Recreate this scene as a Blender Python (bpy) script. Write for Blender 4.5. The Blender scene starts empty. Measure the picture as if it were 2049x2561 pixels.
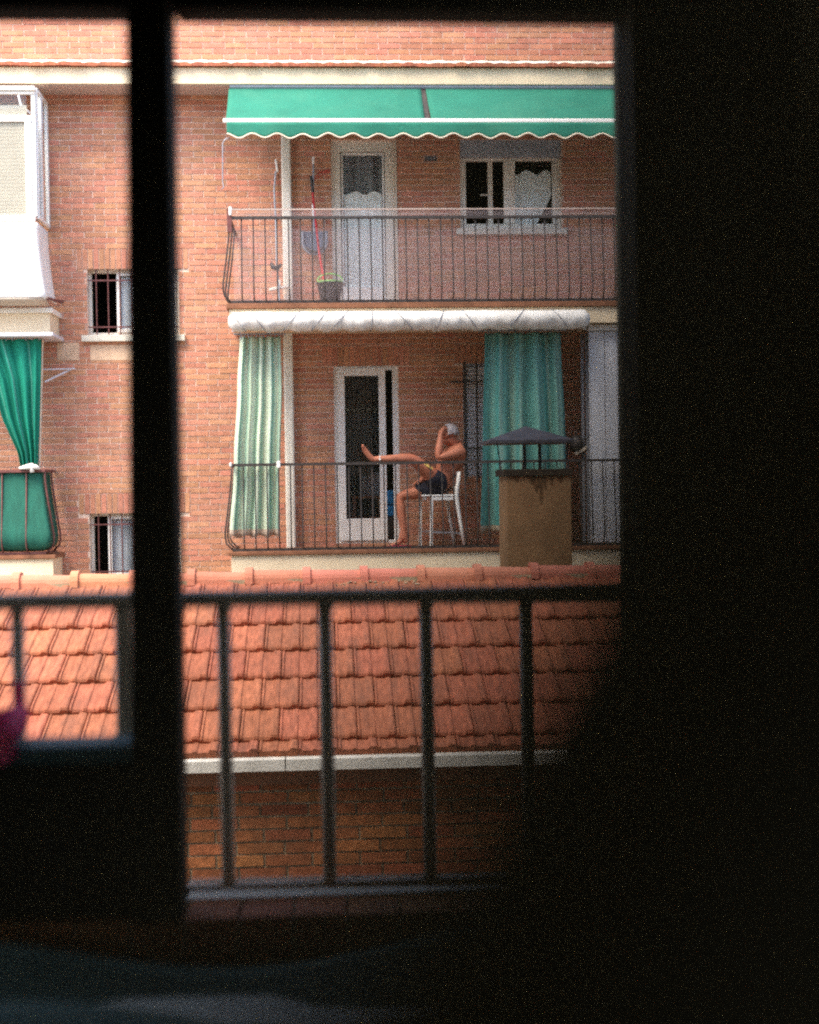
import bpy, bmesh, math, random
from mathutils import Vector, Matrix, Euler
random.seed(7)
rad = math.radians
scene = bpy.context.scene
COL = scene.collection

# ------------------------------------------------------------------ camera, sky, sun, exposure
CAMZ = 6.0
cam_data = bpy.data.cameras.new('camera')
cam = bpy.data.objects.new('camera', cam_data); COL.objects.link(cam)
cam.location = (0, 0, CAMZ)
RM = Matrix.Rotation(rad(-3.4), 4, 'Z') @ Matrix.Rotation(rad(90 - 1.28), 4, 'X') @ Matrix.Rotation(rad(-0.82), 4, 'Z')
cam.rotation_euler = RM.to_euler()
cam_data.sensor_fit = 'HORIZONTAL'; cam_data.sensor_width = 36.0
FPX = 3600.0
cam_data.lens = 36.0 * FPX / 2049.0
cam_data.clip_start = 0.01; cam_data.clip_end = 300
cam_data.dof.use_dof = True
cam_data.dof.focus_distance = 16.4
cam_data.dof.aperture_fstop = 4.8
scene.camera = cam

SUN_EL, SUN_AZ = 58.0, 228.0          # azimuth measured from +Y clockwise: the sun stands behind the viewer's house, to the left
world = bpy.data.worlds.new('World'); scene.world = world; world.use_nodes = True
wn = world.node_tree.nodes; wl = world.node_tree.links
sky = wn.new('ShaderNodeTexSky'); sky.sky_type = 'NISHITA'; sky.sun_disc = False
sky.sun_elevation = rad(SUN_EL); sky.sun_rotation = rad(SUN_AZ)
sky.air_density = 1.0; sky.dust_density = 3.0; sky.ozone_density = 0.6
bg = wn['Background']; bg.inputs['Strength'].default_value = 0.125
wl.new(sky.outputs[0], bg.inputs['Color'])
sun_d = bpy.data.lights.new('sun', 'SUN'); sun_d.energy = 1.5; sun_d.angle = rad(28); sun_d.color = (1.0, 0.90, 0.76)
sun = bpy.data.objects.new('sun', sun_d); COL.objects.link(sun)
sdir = Vector((math.sin(rad(SUN_AZ)) * math.cos(rad(SUN_EL)), math.cos(rad(SUN_AZ)) * math.cos(rad(SUN_EL)), math.sin(rad(SUN_EL))))
sun.rotation_euler = sdir.to_track_quat('Z', 'Y').to_euler()
sun.location = (-6, -10, 30)
scene.view_settings.view_transform = 'Standard'; scene.view_settings.look = 'None'
scene.view_settings.gamma = 1.0; scene.view_settings.use_curve_mapping = False
scene.view_settings.exposure = 2.42
scene.render.engine = 'CYCLES'
scene.cycles.use_denoising = False      # the sampling grain stands in for the photograph's film grain
scene.cycles.filter_width = 2.2
scene.cycles.use_guiding = True
scene.cycles.sampling_pattern = 'BLUE_NOISE'
scene.cycles.sample_clamp_indirect = 4
scene.cycles.max_bounces = 8; scene.cycles.transparent_max_bounces = 12

# ------------------------------------------------------------------ measuring: a point of the photograph carried out to a wall at distance Y
def P(px, py, Y):
    d = RM.to_3x3() @ Vector(((px - 1024.5) / FPX, -(py - 1280.5) / FPX, -1.0))
    t = Y / d.y
    return d.x * t, CAMZ + d.z * t
def V(px, py, Y):
    x, z = P(px, py, Y); return Vector((x, Y, z))
def RC(x0, y0, x1, y1, Y):
    xm, ym = (x0 + x1) / 2, (y0 + y1) / 2
    return P(x0, ym, Y)[0], P(x1, ym, Y)[0], P(xm, y1, Y)[1], P(xm, y0, Y)[1]     # X0, X1, Z0, Z1

# ------------------------------------------------------------------ materials
def mat(name, rgb, rough=0.75, var=0.18, scale=6.0, bump=0.0, bscale=80.0, rnd=0.0, metal=0.0, stain=None, stain_amt=0.0, spec=0.3, stretch=None, hue=0.012):
    m = bpy.data.materials.new(name); m.use_nodes = True
    nt = m.node_tree; N = nt.nodes; L = nt.links
    b = N['Principled BSDF']; b.inputs['Roughness'].default_value = rough; b.inputs['Metallic'].default_value = metal
    b.inputs['Specular IOR Level'].default_value = spec
    geo = N.new('ShaderNodeNewGeometry')
    vec = geo.outputs['Position']
    if stretch:
        mp = N.new('ShaderNodeMapping'); mp.inputs['Scale'].default_value = stretch; L.new(vec, mp.inputs['Vector']); vec = mp.outputs[0]
    n1 = N.new('ShaderNodeTexNoise'); n1.inputs['Scale'].default_value = scale; n1.inputs['Detail'].default_value = 6; L.new(vec, n1.inputs['Vector'])
    r = N.new('ShaderNodeMapRange'); r.inputs['From Min'].default_value = 0.3; r.inputs['From Max'].default_value = 0.7
    r.inputs['To Min'].default_value = 1 - var; r.inputs['To Max'].default_value = 1 + var; L.new(n1.outputs['Fac'], r.inputs['Value'])
    fac = r.outputs[0]
    if rnd:
        oi = N.new('ShaderNodeObjectInfo')
        ad = N.new('ShaderNodeMath'); ad.operation = 'ADD'; L.new(geo.outputs['Random Per Island'], ad.inputs[0]); L.new(oi.outputs['Random'], ad.inputs[1])
        fr = N.new('ShaderNodeMath'); fr.operation = 'FRACT'; L.new(ad.outputs[0], fr.inputs[0])
        mr = N.new('ShaderNodeMapRange'); mr.inputs['To Min'].default_value = 1 - rnd; mr.inputs['To Max'].default_value = 1 + rnd; L.new(fr.outputs[0], mr.inputs['Value'])
        mu = N.new('ShaderNodeMath'); mu.operation = 'MULTIPLY'; L.new(fac, mu.inputs[0]); L.new(mr.outputs[0], mu.inputs[1]); fac = mu.outputs[0]
    vm = N.new('ShaderNodeVectorMath'); vm.operation = 'SCALE'; vm.inputs[0].default_value = rgb; L.new(fac, vm.inputs['Scale'])
    col = vm.outputs[0]
    if rnd:
        hs = N.new('ShaderNodeHueSaturation'); L.new(col, hs.inputs['Color'])
        m2 = N.new('ShaderNodeMath'); m2.operation = 'MULTIPLY'; m2.inputs[1].default_value = 7.31; L.new(ad.outputs[0], m2.inputs[0])
        f2 = N.new('ShaderNodeMath'); f2.operation = 'FRACT'; L.new(m2.outputs[0], f2.inputs[0])
        h2 = N.new('ShaderNodeMapRange'); h2.inputs['To Min'].default_value = 0.5 - hue; h2.inputs['To Max'].default_value = 0.5 + hue; L.new(f2.outputs[0], h2.inputs['Value'])
        L.new(h2.outputs[0], hs.inputs['Hue']); col = hs.outputs[0]
    if stain:
        n2 = N.new('ShaderNodeTexNoise'); n2.inputs['Scale'].default_value = 1.7; n2.inputs['Detail'].default_value = 8; n2.inputs['Roughness'].default_value = 0.65
        L.new(vec, n2.inputs['Vector'])
        rr = N.new('ShaderNodeMapRange'); rr.inputs['From Min'].default_value = 0.48; rr.inputs['From Max'].default_value = 0.72; rr.inputs['To Max'].default_value = stain_amt
        L.new(n2.outputs['Fac'], rr.inputs['Value'])
        mx = N.new('ShaderNodeMix'); mx.data_type = 'RGBA'; L.new(rr.outputs[0], mx.inputs['Factor']); L.new(col, mx.inputs['A']); mx.inputs['B'].default_value = (*stain, 1)
        col = mx.outputs['Result']
    L.new(col, b.inputs['Base Color'])
    if bump:
        n3 = N.new('ShaderNodeTexNoise'); n3.inputs['Scale'].default_value = bscale; n3.inputs['Detail'].default_value = 4; L.new(vec, n3.inputs['Vector'])
        bp = N.new('ShaderNodeBump'); bp.inputs['Strength'].default_value = bump; bp.inputs['Distance'].default_value = 0.01
        L.new(n3.outputs['Fac'], bp.inputs['Height']); L.new(bp.outputs[0], b.inputs['Normal'])
    return m

def cloth_mat(name, colours, repeat, rough=0.85, trans=0.25, hem=None):
    """striped cloth: colours run across the cloth along its own U coordinate"""
    m = bpy.data.materials.new(name); m.use_nodes = True
    nt = m.node_tree; N = nt.nodes; L = nt.links
    b = N['Principled BSDF']; b.inputs['Roughness'].default_value = rough; b.inputs['Specular IOR Level'].default_value = 0.125
    uv = N.new('ShaderNodeUVMap'); sp = N.new('ShaderNodeSeparateXYZ'); L.new(uv.outputs[0], sp.inputs[0])
    mu = N.new('ShaderNodeMath'); mu.operation = 'MULTIPLY'; mu.inputs[1].default_value = repeat; L.new(sp.outputs['X'], mu.inputs[0])
    fr = N.new('ShaderNodeMath'); fr.operation = 'FRACT'; L.new(mu.outputs[0], fr.inputs[0])
    cr = N.new('ShaderNodeValToRGB'); cr.color_ramp.interpolation = 'EASE'
    els = cr.color_ramp.elements
    while len(els) < len(colours): els.new(0.5)
    for i, (p, c) in enumerate(colours):
        els[i].position = p; els[i].color = (*c, 1)
    L.new(fr.outputs[0], cr.inputs[0])
    nz = N.new('ShaderNodeTexNoise'); nz.inputs['Scale'].default_value = 3.0; nz.inputs['Detail'].default_value = 6
    geo = N.new('ShaderNodeNewGeometry'); L.new(geo.outputs['Position'], nz.inputs['Vector'])
    mr = N.new('ShaderNodeMapRange'); mr.inputs['To Min'].default_value = 0.75; mr.inputs['To Max'].default_value = 1.25; L.new(nz.outputs['Fac'], mr.inputs['Value'])
    vm = N.new('ShaderNodeVectorMath'); vm.operation = 'SCALE'; L.new(cr.outputs[0], vm.inputs[0]); L.new(mr.outputs[0], vm.inputs['Scale'])
    outc = vm.outputs[0]
    if hem:
        gt = N.new('ShaderNodeMath'); gt.operation = 'GREATER_THAN'; gt.inputs[1].default_value = 0.965; L.new(sp.outputs['Y'], gt.inputs[0])
        mh = N.new('ShaderNodeMix'); mh.data_type = 'RGBA'; L.new(gt.outputs[0], mh.inputs['Factor']); L.new(outc, mh.inputs['A']); mh.inputs['B'].default_value = (*hem, 1); outc = mh.outputs['Result']
    L.new(outc, b.inputs['Base Color'])
    tr = N.new('ShaderNodeBsdfTranslucent'); L.new(outc, tr.inputs['Color'])
    mx = N.new('ShaderNodeMixShader'); mx.inputs[0].default_value = trans
    L.new(b.outputs[0], mx.inputs[1]); L.new(tr.outputs[0], mx.inputs[2]); L.new(mx.outputs[0], N['Material Output'].inputs['Surface'])
    return m

def veil_mat(name, rgb, cover):
    m = bpy.data.materials.new(name); m.use_nodes = True
    N = m.node_tree.nodes; L = m.node_tree.links
    b = N['Principled BSDF']; b.inputs['Base Color'].default_value = (*rgb, 1); b.inputs['Roughness'].default_value = 0.6
    tr = N.new('ShaderNodeBsdfTransparent'); mx = N.new('ShaderNodeMixShader'); mx.inputs[0].default_value = cover
    L.new(tr.outputs[0], mx.inputs[1]); L.new(b.outputs[0], mx.inputs[2]); L.new(mx.outputs[0], N['Material Output'].inputs['Surface'])
    return m

def glass_mat(name, tint=(0.96, 0.98, 0.98)):
    m = bpy.data.materials.new(name); m.use_nodes = True
    N = m.node_tree.nodes; L = m.node_tree.links
    for n in list(N):
        if n.type == 'BSDF_PRINCIPLED': N.remove(n)
    tr = N.new('ShaderNodeBsdfTransparent'); tr.inputs[0].default_value = (*tint, 1)
    gl = N.new('ShaderNodeBsdfGlossy'); gl.inputs['Roughness'].default_value = 0.03
    lw = N.new('ShaderNodeLayerWeight'); lw.inputs['Blend'].default_value = 0.5
    pw = N.new('ShaderNodeMath'); pw.operation = 'POWER'; pw.inputs[1].default_value = 4.0; L.new(lw.outputs['Facing'], pw.inputs[0])
    fr = N.new('ShaderNodeMath'); fr.operation = 'MULTIPLY_ADD'; fr.inputs[1].default_value = 0.6; fr.inputs[2].default_value = 0.025; L.new(pw.outputs[0], fr.inputs[0])
    mx = N.new('ShaderNodeMixShader'); L.new(fr.outputs[0], mx.inputs[0]); L.new(tr.outputs[0], mx.inputs[1]); L.new(gl.outputs[0], mx.inputs[2])
    L.new(mx.outputs[0], N['Material Output'].inputs['Surface'])
    return m

M = dict(
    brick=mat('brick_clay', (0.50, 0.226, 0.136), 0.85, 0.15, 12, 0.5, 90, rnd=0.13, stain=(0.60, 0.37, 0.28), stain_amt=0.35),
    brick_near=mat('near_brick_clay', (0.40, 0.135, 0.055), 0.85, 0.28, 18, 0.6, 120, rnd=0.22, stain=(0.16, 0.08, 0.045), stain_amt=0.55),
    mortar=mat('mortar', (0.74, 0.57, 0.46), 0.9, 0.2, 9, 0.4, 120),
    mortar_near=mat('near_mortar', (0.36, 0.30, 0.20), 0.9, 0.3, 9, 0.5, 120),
    tile=mat('roof_tile_clay', (0.385, 0.130, 0.070), 0.85, 0.30, 9, 0.6, 130, rnd=0.12, hue=0.005, stain=(0.22, 0.095, 0.06), stain_amt=0.7, stretch=(5, 1, 1)),
    ridge=mat('ridge_tile_clay', (0.50, 0.20, 0.125), 0.8, 0.15, 6, 0.3, 110, rnd=0.08, stain=(0.45, 0.2, 0.13), stain_amt=0.4),
    cream=mat('cream_render', (0.74, 0.61, 0.42), 0.85, 0.08, 3, 0.2, 60, stain=(0.55, 0.42, 0.27), stain_amt=0.25),
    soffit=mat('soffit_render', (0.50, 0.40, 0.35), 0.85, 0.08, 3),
    plaster=mat('plaster_patch', (0.66, 0.46, 0.31), 0.9, 0.12, 8, 0.3, 60),
    slab_edge=mat('brown_slab_edge', (0.22, 0.095, 0.05), 0.8, 0.25, 6, 0.3, 50),
    balcony_floor=mat('balcony_floor_tile', (0.25, 0.12, 0.08), 0.7, 0.2, 8),
    white=mat('white_paint', (0.80, 0.79, 0.75), 0.5, 0.05, 4),
    offwhite=mat('offwhite_paint', (0.78, 0.74, 0.65), 0.55, 0.08, 4, stain=(0.5, 0.45, 0.36), stain_amt=0.25),
    greywhite=mat('grey_white_metal', (0.62, 0.63, 0.66), 0.45, 0.06, 3, stain=(0.45, 0.46, 0.5), stain_amt=0.3),
    stone=mat('pale_stone', (0.66, 0.62, 0.52), 0.7, 0.1, 10, 0.2, 60, stain=(0.4, 0.36, 0.3), stain_amt=0.3),
    concrete=mat('pale_concrete', (0.60, 0.58, 0.52), 0.85, 0.14, 9, 0.4, 80, stain=(0.3, 0.29, 0.26), stain_amt=0.45),
    green=mat('green_canvas', (0.018, 0.160, 0.108), 0.85, 0.12, 2.5, 0.15, 300, stain=(0.05, 0.20, 0.13), stain_amt=0.5),
    green_screen=mat('green_screen_cloth', (0.010, 0.095, 0.066), 0.8, 0.20, 5, 0.3, 150, stretch=(3, 3, .6)),
    piping=mat('cream_piping', (0.75, 0.66, 0.52), 0.7, 0.05, 5),
    iron=mat('dark_iron', (0.045, 0.038, 0.036), 0.5, 0.3, 20, spec=0.4),
    iron_red=mat('reddish_iron', (0.14, 0.05, 0.045), 0.5, 0.3, 20, spec=0.4),
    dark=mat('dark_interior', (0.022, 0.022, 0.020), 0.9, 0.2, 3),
    shutter=mat('roller_shutter', (0.47, 0.41, 0.33), 0.6, 0.06, 3),
    shutter_grey=mat('grey_roller_shutter', (0.36, 0.38, 0.42), 0.6, 0.08, 3),
    net=mat('white_net_curtain', (0.88, 0.88, 0.86), 0.9, 0.05, 5),
    plastic_wrap=mat('white_plastic_wrap', (0.76, 0.75, 0.71), 0.42, 0.10, 7, 0.35, 22, stain=(0.42, 0.38, 0.32), stain_amt=0.5, spec=0.5),
    skin=mat('skin', (0.46, 0.175, 0.105), 0.55, 0.16, 9, 0.25, 40, stain=(0.42, 0.115, 0.065), stain_amt=0.75),
    shorts=mat('navy_swim_shorts', (0.008, 0.009, 0.022), 0.8, 0.2, 20),
    hair=mat('white_grey_hair', (0.42, 0.38, 0.39), 0.8, 0.35, 60, 0.6, 140),
    chair=mat('white_chair_plastic', (0.80, 0.80, 0.77), 0.4, 0.05, 5),
    metal_grey=mat('grey_metal', (0.30, 0.32, 0.36), 0.45, 0.1, 8, metal=0.3),
    blue_grey=mat('blue_grey_plastic', (0.13, 0.17, 0.23), 0.5, 0.1, 8),
    red=mat('red_plastic', (0.55, 0.03, 0.035), 0.5, 0.1, 8),
    bucket=mat('black_bucket_plastic', (0.012, 0.014, 0.016), 0.4, 0.1, 8),
    lime=mat('lime_green_plastic', (0.20, 0.46, 0.12), 0.5, 0.1, 8),
    yellow=mat('yellow_stick_wood', (0.62, 0.45, 0.13), 0.6, 0.1, 12),
    blue=mat('blue_plastic', (0.02, 0.19, 0.42), 0.4, 0.1, 8),
    cowl=mat('dark_cowl_sheet', (0.055, 0.058, 0.075), 0.55, 0.25, 12, 0.4, 70, metal=0.3),
    frame_dark=mat('dark_window_frame', (0.012, 0.011, 0.008), 0.85, 0.2, 8, spec=0.08),
    guard=mat('guard_rail_paint', (0.58, 0.48, 0.38), 0.38, 0.2, 12, spec=0.4),
    room=mat('dark_room_wall', (0.55, 0.53, 0.44), 0.9, 0.1, 2),
    reveal=mat('olive_reveal_paint', (0.075, 0.062, 0.030), 0.8, 0.1, 5),
    sill_brick=mat('sill_brick', (0.42, 0.14, 0.05), 0.7, 0.2, 20, 0.3, 90, rnd=0.15),
    marble=mat('pale_marble', (0.66, 0.62, 0.52), 0.5, 0.1, 20),
    teal=mat('teal_lit_rim', (0.025, 0.075, 0.085), 0.6, 0.1, 6),
    pink=cloth_mat('pink_cloth', [(0.0, (0.70, 0.08, 0.24)), (0.5, (0.90, 0.24, 0.42)), (1.0, (0.70, 0.08, 0.24))], 3.0, trans=0.6),
    blanket=mat('dark_green_blanket', (0.045, 0.092, 0.072), 0.9, 0.25, 4, 0.3, 50),
    drape=cloth_mat('olive_drape_cloth', [(0.0, (0.20, 0.185, 0.13)), (0.5, (0.17, 0.16, 0.11)), (1.0, (0.20, 0.185, 0.13))], 6.0, trans=0.5),
    asphalt=mat('asphalt', (0.05, 0.05, 0.05), 0.9, 0.2, 5, 0.4, 60),
    paving=mat('concrete_paving', (0.28, 0.26, 0.23), 0.9, 0.2, 5, 0.4, 60),
    render_wall=mat('plain_house_render', (0.42, 0.33, 0.24), 0.9, 0.1, 2),
    glass=glass_mat('window_glass'),
    veil=veil_mat('frosted_windbreak', (0.62, 0.50, 0.50), 0.16),
    chimney=mat('chimney_render', (0.25, 0.150, 0.075), 0.9, 0.2, 5, 0.3, 40, stain=(0.15, 0.085, 0.04), stain_amt=0.45, stretch=(1.3, 1.3, 0.9)),
    soot=mat('soot', (0.03, 0.022, 0.016), 0.95, 0.3, 20),
    stripe=cloth_mat('pale_striped_curtain', [(0.0, (0.66, 0.74, 0.58)), (0.30, (0.56, 0.70, 0.57)), (0.38, (0.20, 0.42, 0.32)), (0.43, (0.52, 0.68, 0.54)), (0.66, (0.68, 0.75, 0.60)), (0.80, (0.30, 0.50, 0.40)), (0.86, (0.44, 0.58, 0.46)), (1.0, (0.54, 0.62, 0.45))], 3.0, hem=(.62, .50, .40)),
    stripe_teal=cloth_mat('teal_striped_curtain', [(0.0, (0.13, 0.37, 0.33)), (0.22, (0.20, 0.43, 0.38)), (0.30, (0.08, 0.31, 0.29)), (0.36, (0.30, 0.50, 0.42)), (0.42, (0.13, 0.35, 0.31)), (0.60, (0.25, 0.44, 0.37)), (0.70, (0.10, 0.32, 0.30)), (0.78, (0.26, 0.46, 0.38)), (1.0, (0.13, 0.37, 0.33))], 1.7, trans=0.15, hem=(.45, .38, .28)),
    green_curtain=cloth_mat('green_curtain_cloth', [(0.0, (0.012, 0.19, 0.13)), (0.3, (0.015, 0.23, 0.16)), (0.36, (0.10, 0.33, 0.26)), (0.42, (0.012, 0.19, 0.13)), (1.0, (0.012, 0.21, 0.14))], 3.0, trans=0.1),
)

# ------------------------------------------------------------------ building blocks
class MB:
    def __init__(s): s.v = []; s.f = []; s.uv = None
    def box(s, x0, x1, y0, y1, z0, z1):
        n = len(s.v)
        s.v += [(x0,y0,z0),(x1,y0,z0),(x1,y1,z0),(x0,y1,z0),(x0,y0,z1),(x1,y0,z1),(x1,y1,z1),(x0,y1,z1)]
        s.f += [tuple(n+i for i in q) for q in ((3,2,1,0),(4,5,6,7),(0,1,5,4),(1,2,6,5),(2,3,7,6),(3,0,4,7))]
        return s
    def bar(s, a, b, w, d=None):
        """rectangular bar from a to b, w wide and d deep"""
        a, b = Vector(a), Vector(b); d = d or w
        t = (b - a).normalized(); up = Vector((0, 1, 0)) if abs(t.y) < 0.9 else Vector((1, 0, 0))
        e1 = t.cross(up).normalized() * w / 2; e2 = t.cross(e1).normalized() * d / 2
        n = len(s.v)
        for p in (a, b):
            for q in (-e1-e2, e1-e2, e1+e2, -e1+e2): s.v.append(tuple(p + q))
        s.f += [tuple(n+i for i in q) for q in ((3,2,1,0),(4,5,6,7),(0,1,5,4),(1,2,6,5),(2,3,7,6),(3,0,4,7))]
        return s
    def tube(s, pts, r, n=8, cap=True):
        pts = [Vector(p) for p in pts]; rr = r if isinstance(r, (list, tuple)) else [r] * len(pts)
        base = len(s.v); pe = None
        for i, p in enumerate(pts):
            t = (pts[min(i+1, len(pts)-1)] - pts[max(i-1, 0)]).normalized()
            if pe is None:
                up = Vector((0, 1, 0)) if abs(t.y) < 0.9 else Vector((1, 0, 0)); e1 = t.cross(up).normalized()
            else: e1 = (pe - t * pe.dot(t)).normalized()
            pe = e1; e2 = t.cross(e1)
            for k in range(n):
                a = 2 * math.pi * k / n
                s.v.append(tuple(p + (e1 * math.cos(a) + e2 * math.sin(a)) * rr[i]))
        for i in range(len(pts) - 1):
            for k in range(n):
                a = base + i * n + k; b = base + i * n + (k + 1) % n
                s.f.append((a, b, b + n, a + n))
        if cap:
            s.f.append(tuple(base + k for k in reversed(range(n)))); s.f.append(tuple(base + (len(pts)-1)*n + k for k in range(n)))
        return s
    def lathe(s, c, prof, n=16, sy=1.0):
        base = len(s.v)
        for (r, z) in prof:
            for k in range(n):
                a = 2 * math.pi * k / n; s.v.append((c[0] + r * math.cos(a), c[1] + sy * r * math.sin(a), c[2] + z))
        for i in range(len(prof) - 1):
            for k in range(n):
                a = base + i*n + k; b = base + i*n + (k+1) % n; s.f.append((a, b, b+n, a+n))
        s.f.append(tuple(base + k for k in reversed(range(n)))); s.f.append(tuple(base + (len(prof)-1)*n + k for k in range(n)))
        return s
    def prism(s, poly, y0, y1):
        """polygon in X,Z pulled from y0 to y1"""
        n = len(s.v); k = len(poly)
        s.v += [(x, y0, z) for x, z in poly] + [(x, y1, z) for x, z in poly]
        s.f.append(tuple(n + i for i in range(k))); s.f.append(tuple(n + k + i for i in reversed(range(k))))
        for i in range(k):
            j = (i + 1) % k; s.f.append((n+i, n+k+i, n+k+j, n+j))
        return s
    def prismx(s, poly, x0, x1):
        """polygon in Y,Z pulled from x0 to x1"""
        n = len(s.v); k = len(poly)
        s.v += [(x0, y, z) for y, z in poly] + [(x1, y, z) for y, z in poly]
        s.f.append(tuple(n + i for i in reversed(range(k)))); s.f.append(tuple(n + k + i for i in range(k)))
        for i in range(k):
            j = (i + 1) % k; s.f.append((n+i, n+j, n+k+j, n+k+i))
        return s
    def grid(s, fn, nu, nv):
        """sheet fn(u,v)->point, u and v in 0..1, with a UV map"""
        base = len(s.v); s.uv = s.uv or {}
        for j in range(nv + 1):
            for i in range(nu + 1):
                s.v.append(tuple(fn(i / nu, j / nv))); s.uv[base + j*(nu+1) + i] = (i / nu, j / nv)
        for j in range(nv):
            for i in range(nu):
                a = base + j*(nu+1) + i; s.f.append((a, a+1, a+nu+2, a+nu+1))
        return s
    def mesh(s, name, m, smooth=False):
        me = bpy.data.meshes.new(name); me.from_pydata(s.v, [], s.f)
        if s.uv:
            l = me.uv_layers.new(name='UVMap')
            for lp in me.loops: l.data[lp.index].uv = s.uv.get(lp.vertex_index, (0, 0))
        if m is not None: me.materials.append(m)
        if smooth:
            for p in me.polygons: p.use_smooth = True
        me.update(); return me
    def build(s, name, m, parent=None, smooth=False, bevel=0, solid=0, fix=True):
        me = s.mesh(name, m, smooth)
        if fix:
            bm = bmesh.new(); bm.from_mesh(me); bmesh.ops.recalc_face_normals(bm, faces=bm.faces); bm.to_mesh(me); bm.free()
        o = bpy.data.objects.new(name, me); COL.objects.link(o)
        if solid:
            md = o.modifiers.new('thickness', 'SOLIDIFY'); md.thickness = solid; md.offset = 0
        if bevel:
            md = o.modifiers.new('bevel', 'BEVEL'); md.width = bevel; md.segments = 2; md.limit_method = 'ANGLE'
        if parent is not None: adopt(o, parent)
        return o

def adopt(o, parent):
    """parts are modelled where they stand: the inverse cancels the place of the thing they belong to"""
    o.parent = parent
    o.matrix_parent_inverse = Matrix.Translation(-Vector(parent.location))
    return o
def tag(o, label=None, cat=None, group=None, kind=None):
    if label: o['label'] = label
    if cat: o['category'] = cat
    if group: o['group'] = group
    if kind: o['kind'] = kind
    return o
def empty(name, loc, label, cat, group=None):
    o = bpy.data.objects.new(name, None); COL.objects.link(o); o.location = loc; o.empty_display_size = 0.2
    return tag(o, label, cat, group)
def shared(name, me, parent, loc=(0,0,0), scale=(1,1,1), rot=None):
    o = bpy.data.objects.new(name, me); COL.objects.link(o); o.location = loc; o.scale = scale
    if rot: o.rotation_euler = rot
    return adopt(o, parent)

def subtract(iv, a, b):
    out = []
    for (p, q) in iv:
        if b <= p or a >= q: out.append((p, q)); continue
        if a > p: out.append((p, a))
        if b < q: out.append((b, q))
    return out
def cut_rects(X0, X1, Z0, Z1, holes):
    zs = sorted({Z0, Z1} | {min(max(z, Z0), Z1) for h in holes for z in h[2:4]})
    for a, b in zip(zs, zs[1:]):
        if b - a < 1e-5: continue
        iv = [(X0, X1)]
        for h in holes:
            if h[2] < (a + b) / 2 < h[3]: iv = subtract(iv, h[0], h[1])
        for p, q in iv: yield p, q, a, b
def lay_bricks(X0, X1, Z0, Z1, holes, L, H, J):
    """running bond; bricks are cut where they meet an opening, lengthwise or flat"""
    n = int((Z1 - Z0) / H + 1e-6)
    for i in range(n):
        z0 = Z0 + i * H; z1 = z0 + H - J
        iv = [(X0, X1)]; part = []
        for h in holes:
            if h[2] < z1 and h[3] > z0:
                iv = subtract(iv, h[0] - J/2, h[1] + J/2)
                if h[2] > z0 + .011: part.append((h[0], h[1], z0, h[2] - .004))
                elif h[3] < z1 - .011: part.append((h[0], h[1], h[3] + .004, z1))
        x = X0 - L + (L / 2 if i % 2 else 0) + 0.012 * math.sin(i * 2.3)
        while x < X1:
            for p, q in iv:
                a, b = max(x, p), min(x + L - J, q)
                if b - a > 0.010: yield a, b, z0, z1
            for p, q, za_, zb_ in part:
                a, b = max(x, p), min(x + L - J, q)
                ok = b - a > 0.010 and not any(h[0] < b and h[1] > a and h[2] < zb_ - .001 and h[3] > za_ + .001 for h in holes)
                if ok: yield a, b, za_, zb_
            x += L
UNIT = MB().box(-0.5, 0.5, -0.5, 0.5, -0.5, 0.5)
def unit_mesh(name, m):
    return UNIT.mesh(name, m)
# ================================================================== the setting
g = MB().box(-40, 40, -30, 60, -0.3, 0).build('ground', M['paving']); tag(g, kind='structure')
YW, YB, YL = 17.0, 16.02, 16.42          # the far facade, and the front of its balconies
XL, XR = -8.5, 8.0
ZTOP = CAMZ + 6.3

# ================================================================== the brick apartment building across the court
bld = empty('apartment_building', (0, YW, 0), 'orange brick apartment building with balconies and a cream eaves band across the court', 'building')
B = bld
# openings (left, right, bottom, top), measured on the wall
win_hi = RC(219, 672, 447, 838, YW)
win_lo = RC(225, 1283, 452, 1450, YW)
door_hi = RC(831, 350, 990, 775, YW)
door_lo = RC(838, 915, 999, 1358, YW)
win_rt = RC(1152, 348, 1405, 572, YW)
win_gr = RC(1160, 908, 1330, 1190, YW)
encl_open = RC(-260, 255, 60, 760, YW)
door_ll = RC(-250, 930, -60, 1390, YW)
vent_o = RC(1062, 388, 1093, 402, YW)
holes = [win_hi, win_lo, door_hi, door_lo, win_rt, win_gr, encl_open, door_ll, vent_o]
def up_from(h, dz): return (h[0], h[1], h[2], h[3] + dz)
# further storeys below and openings outside the picture
extra = []
for k, dx in enumerate((-6.9, 4.6, 6.4)):
    pass
sold = []     # soldier-course rectangles over openings
S_H = 0.235
def soldier(h, ext=0.12): return (h[0] - ext, h[1] + ext, h[3] + 0.002, h[3] + 0.002 + S_H)
sold = [soldier(win_hi), soldier(win_lo), soldier(door_lo, 0.14), soldier(win_gr, 0.1)]
pl1 = RC(143, 857, 197, 901, YW); pl2 = RC(226, 862, 440, 900, YW)
corn = RC(-400, 170, 1900, 240, YW)        # behind the eaves
zc_t, zc_b = P(700, 168, 16.57)[1], P(700, 210, 16.57)[1]
za, zb = 0.4, ZTOP
wall = MB()
for p, q, a, b in cut_rects(XL, XR, 0, ZTOP, holes): wall.box(p, q, YW + 0.009, YW + 0.30, a, b)
wall.build('wall', M['mortar'], B)
wall_holes = holes + sold + [pl1, pl2, (XL, XR, zc_b - 0.0, zc_t + 0.2)]
H1, L1, J1 = 0.0665, 0.256, 0.0135
allb = list(lay_bricks(XL, XR, 0.3, ZTOP, wall_holes, L1, H1, J1))
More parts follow.
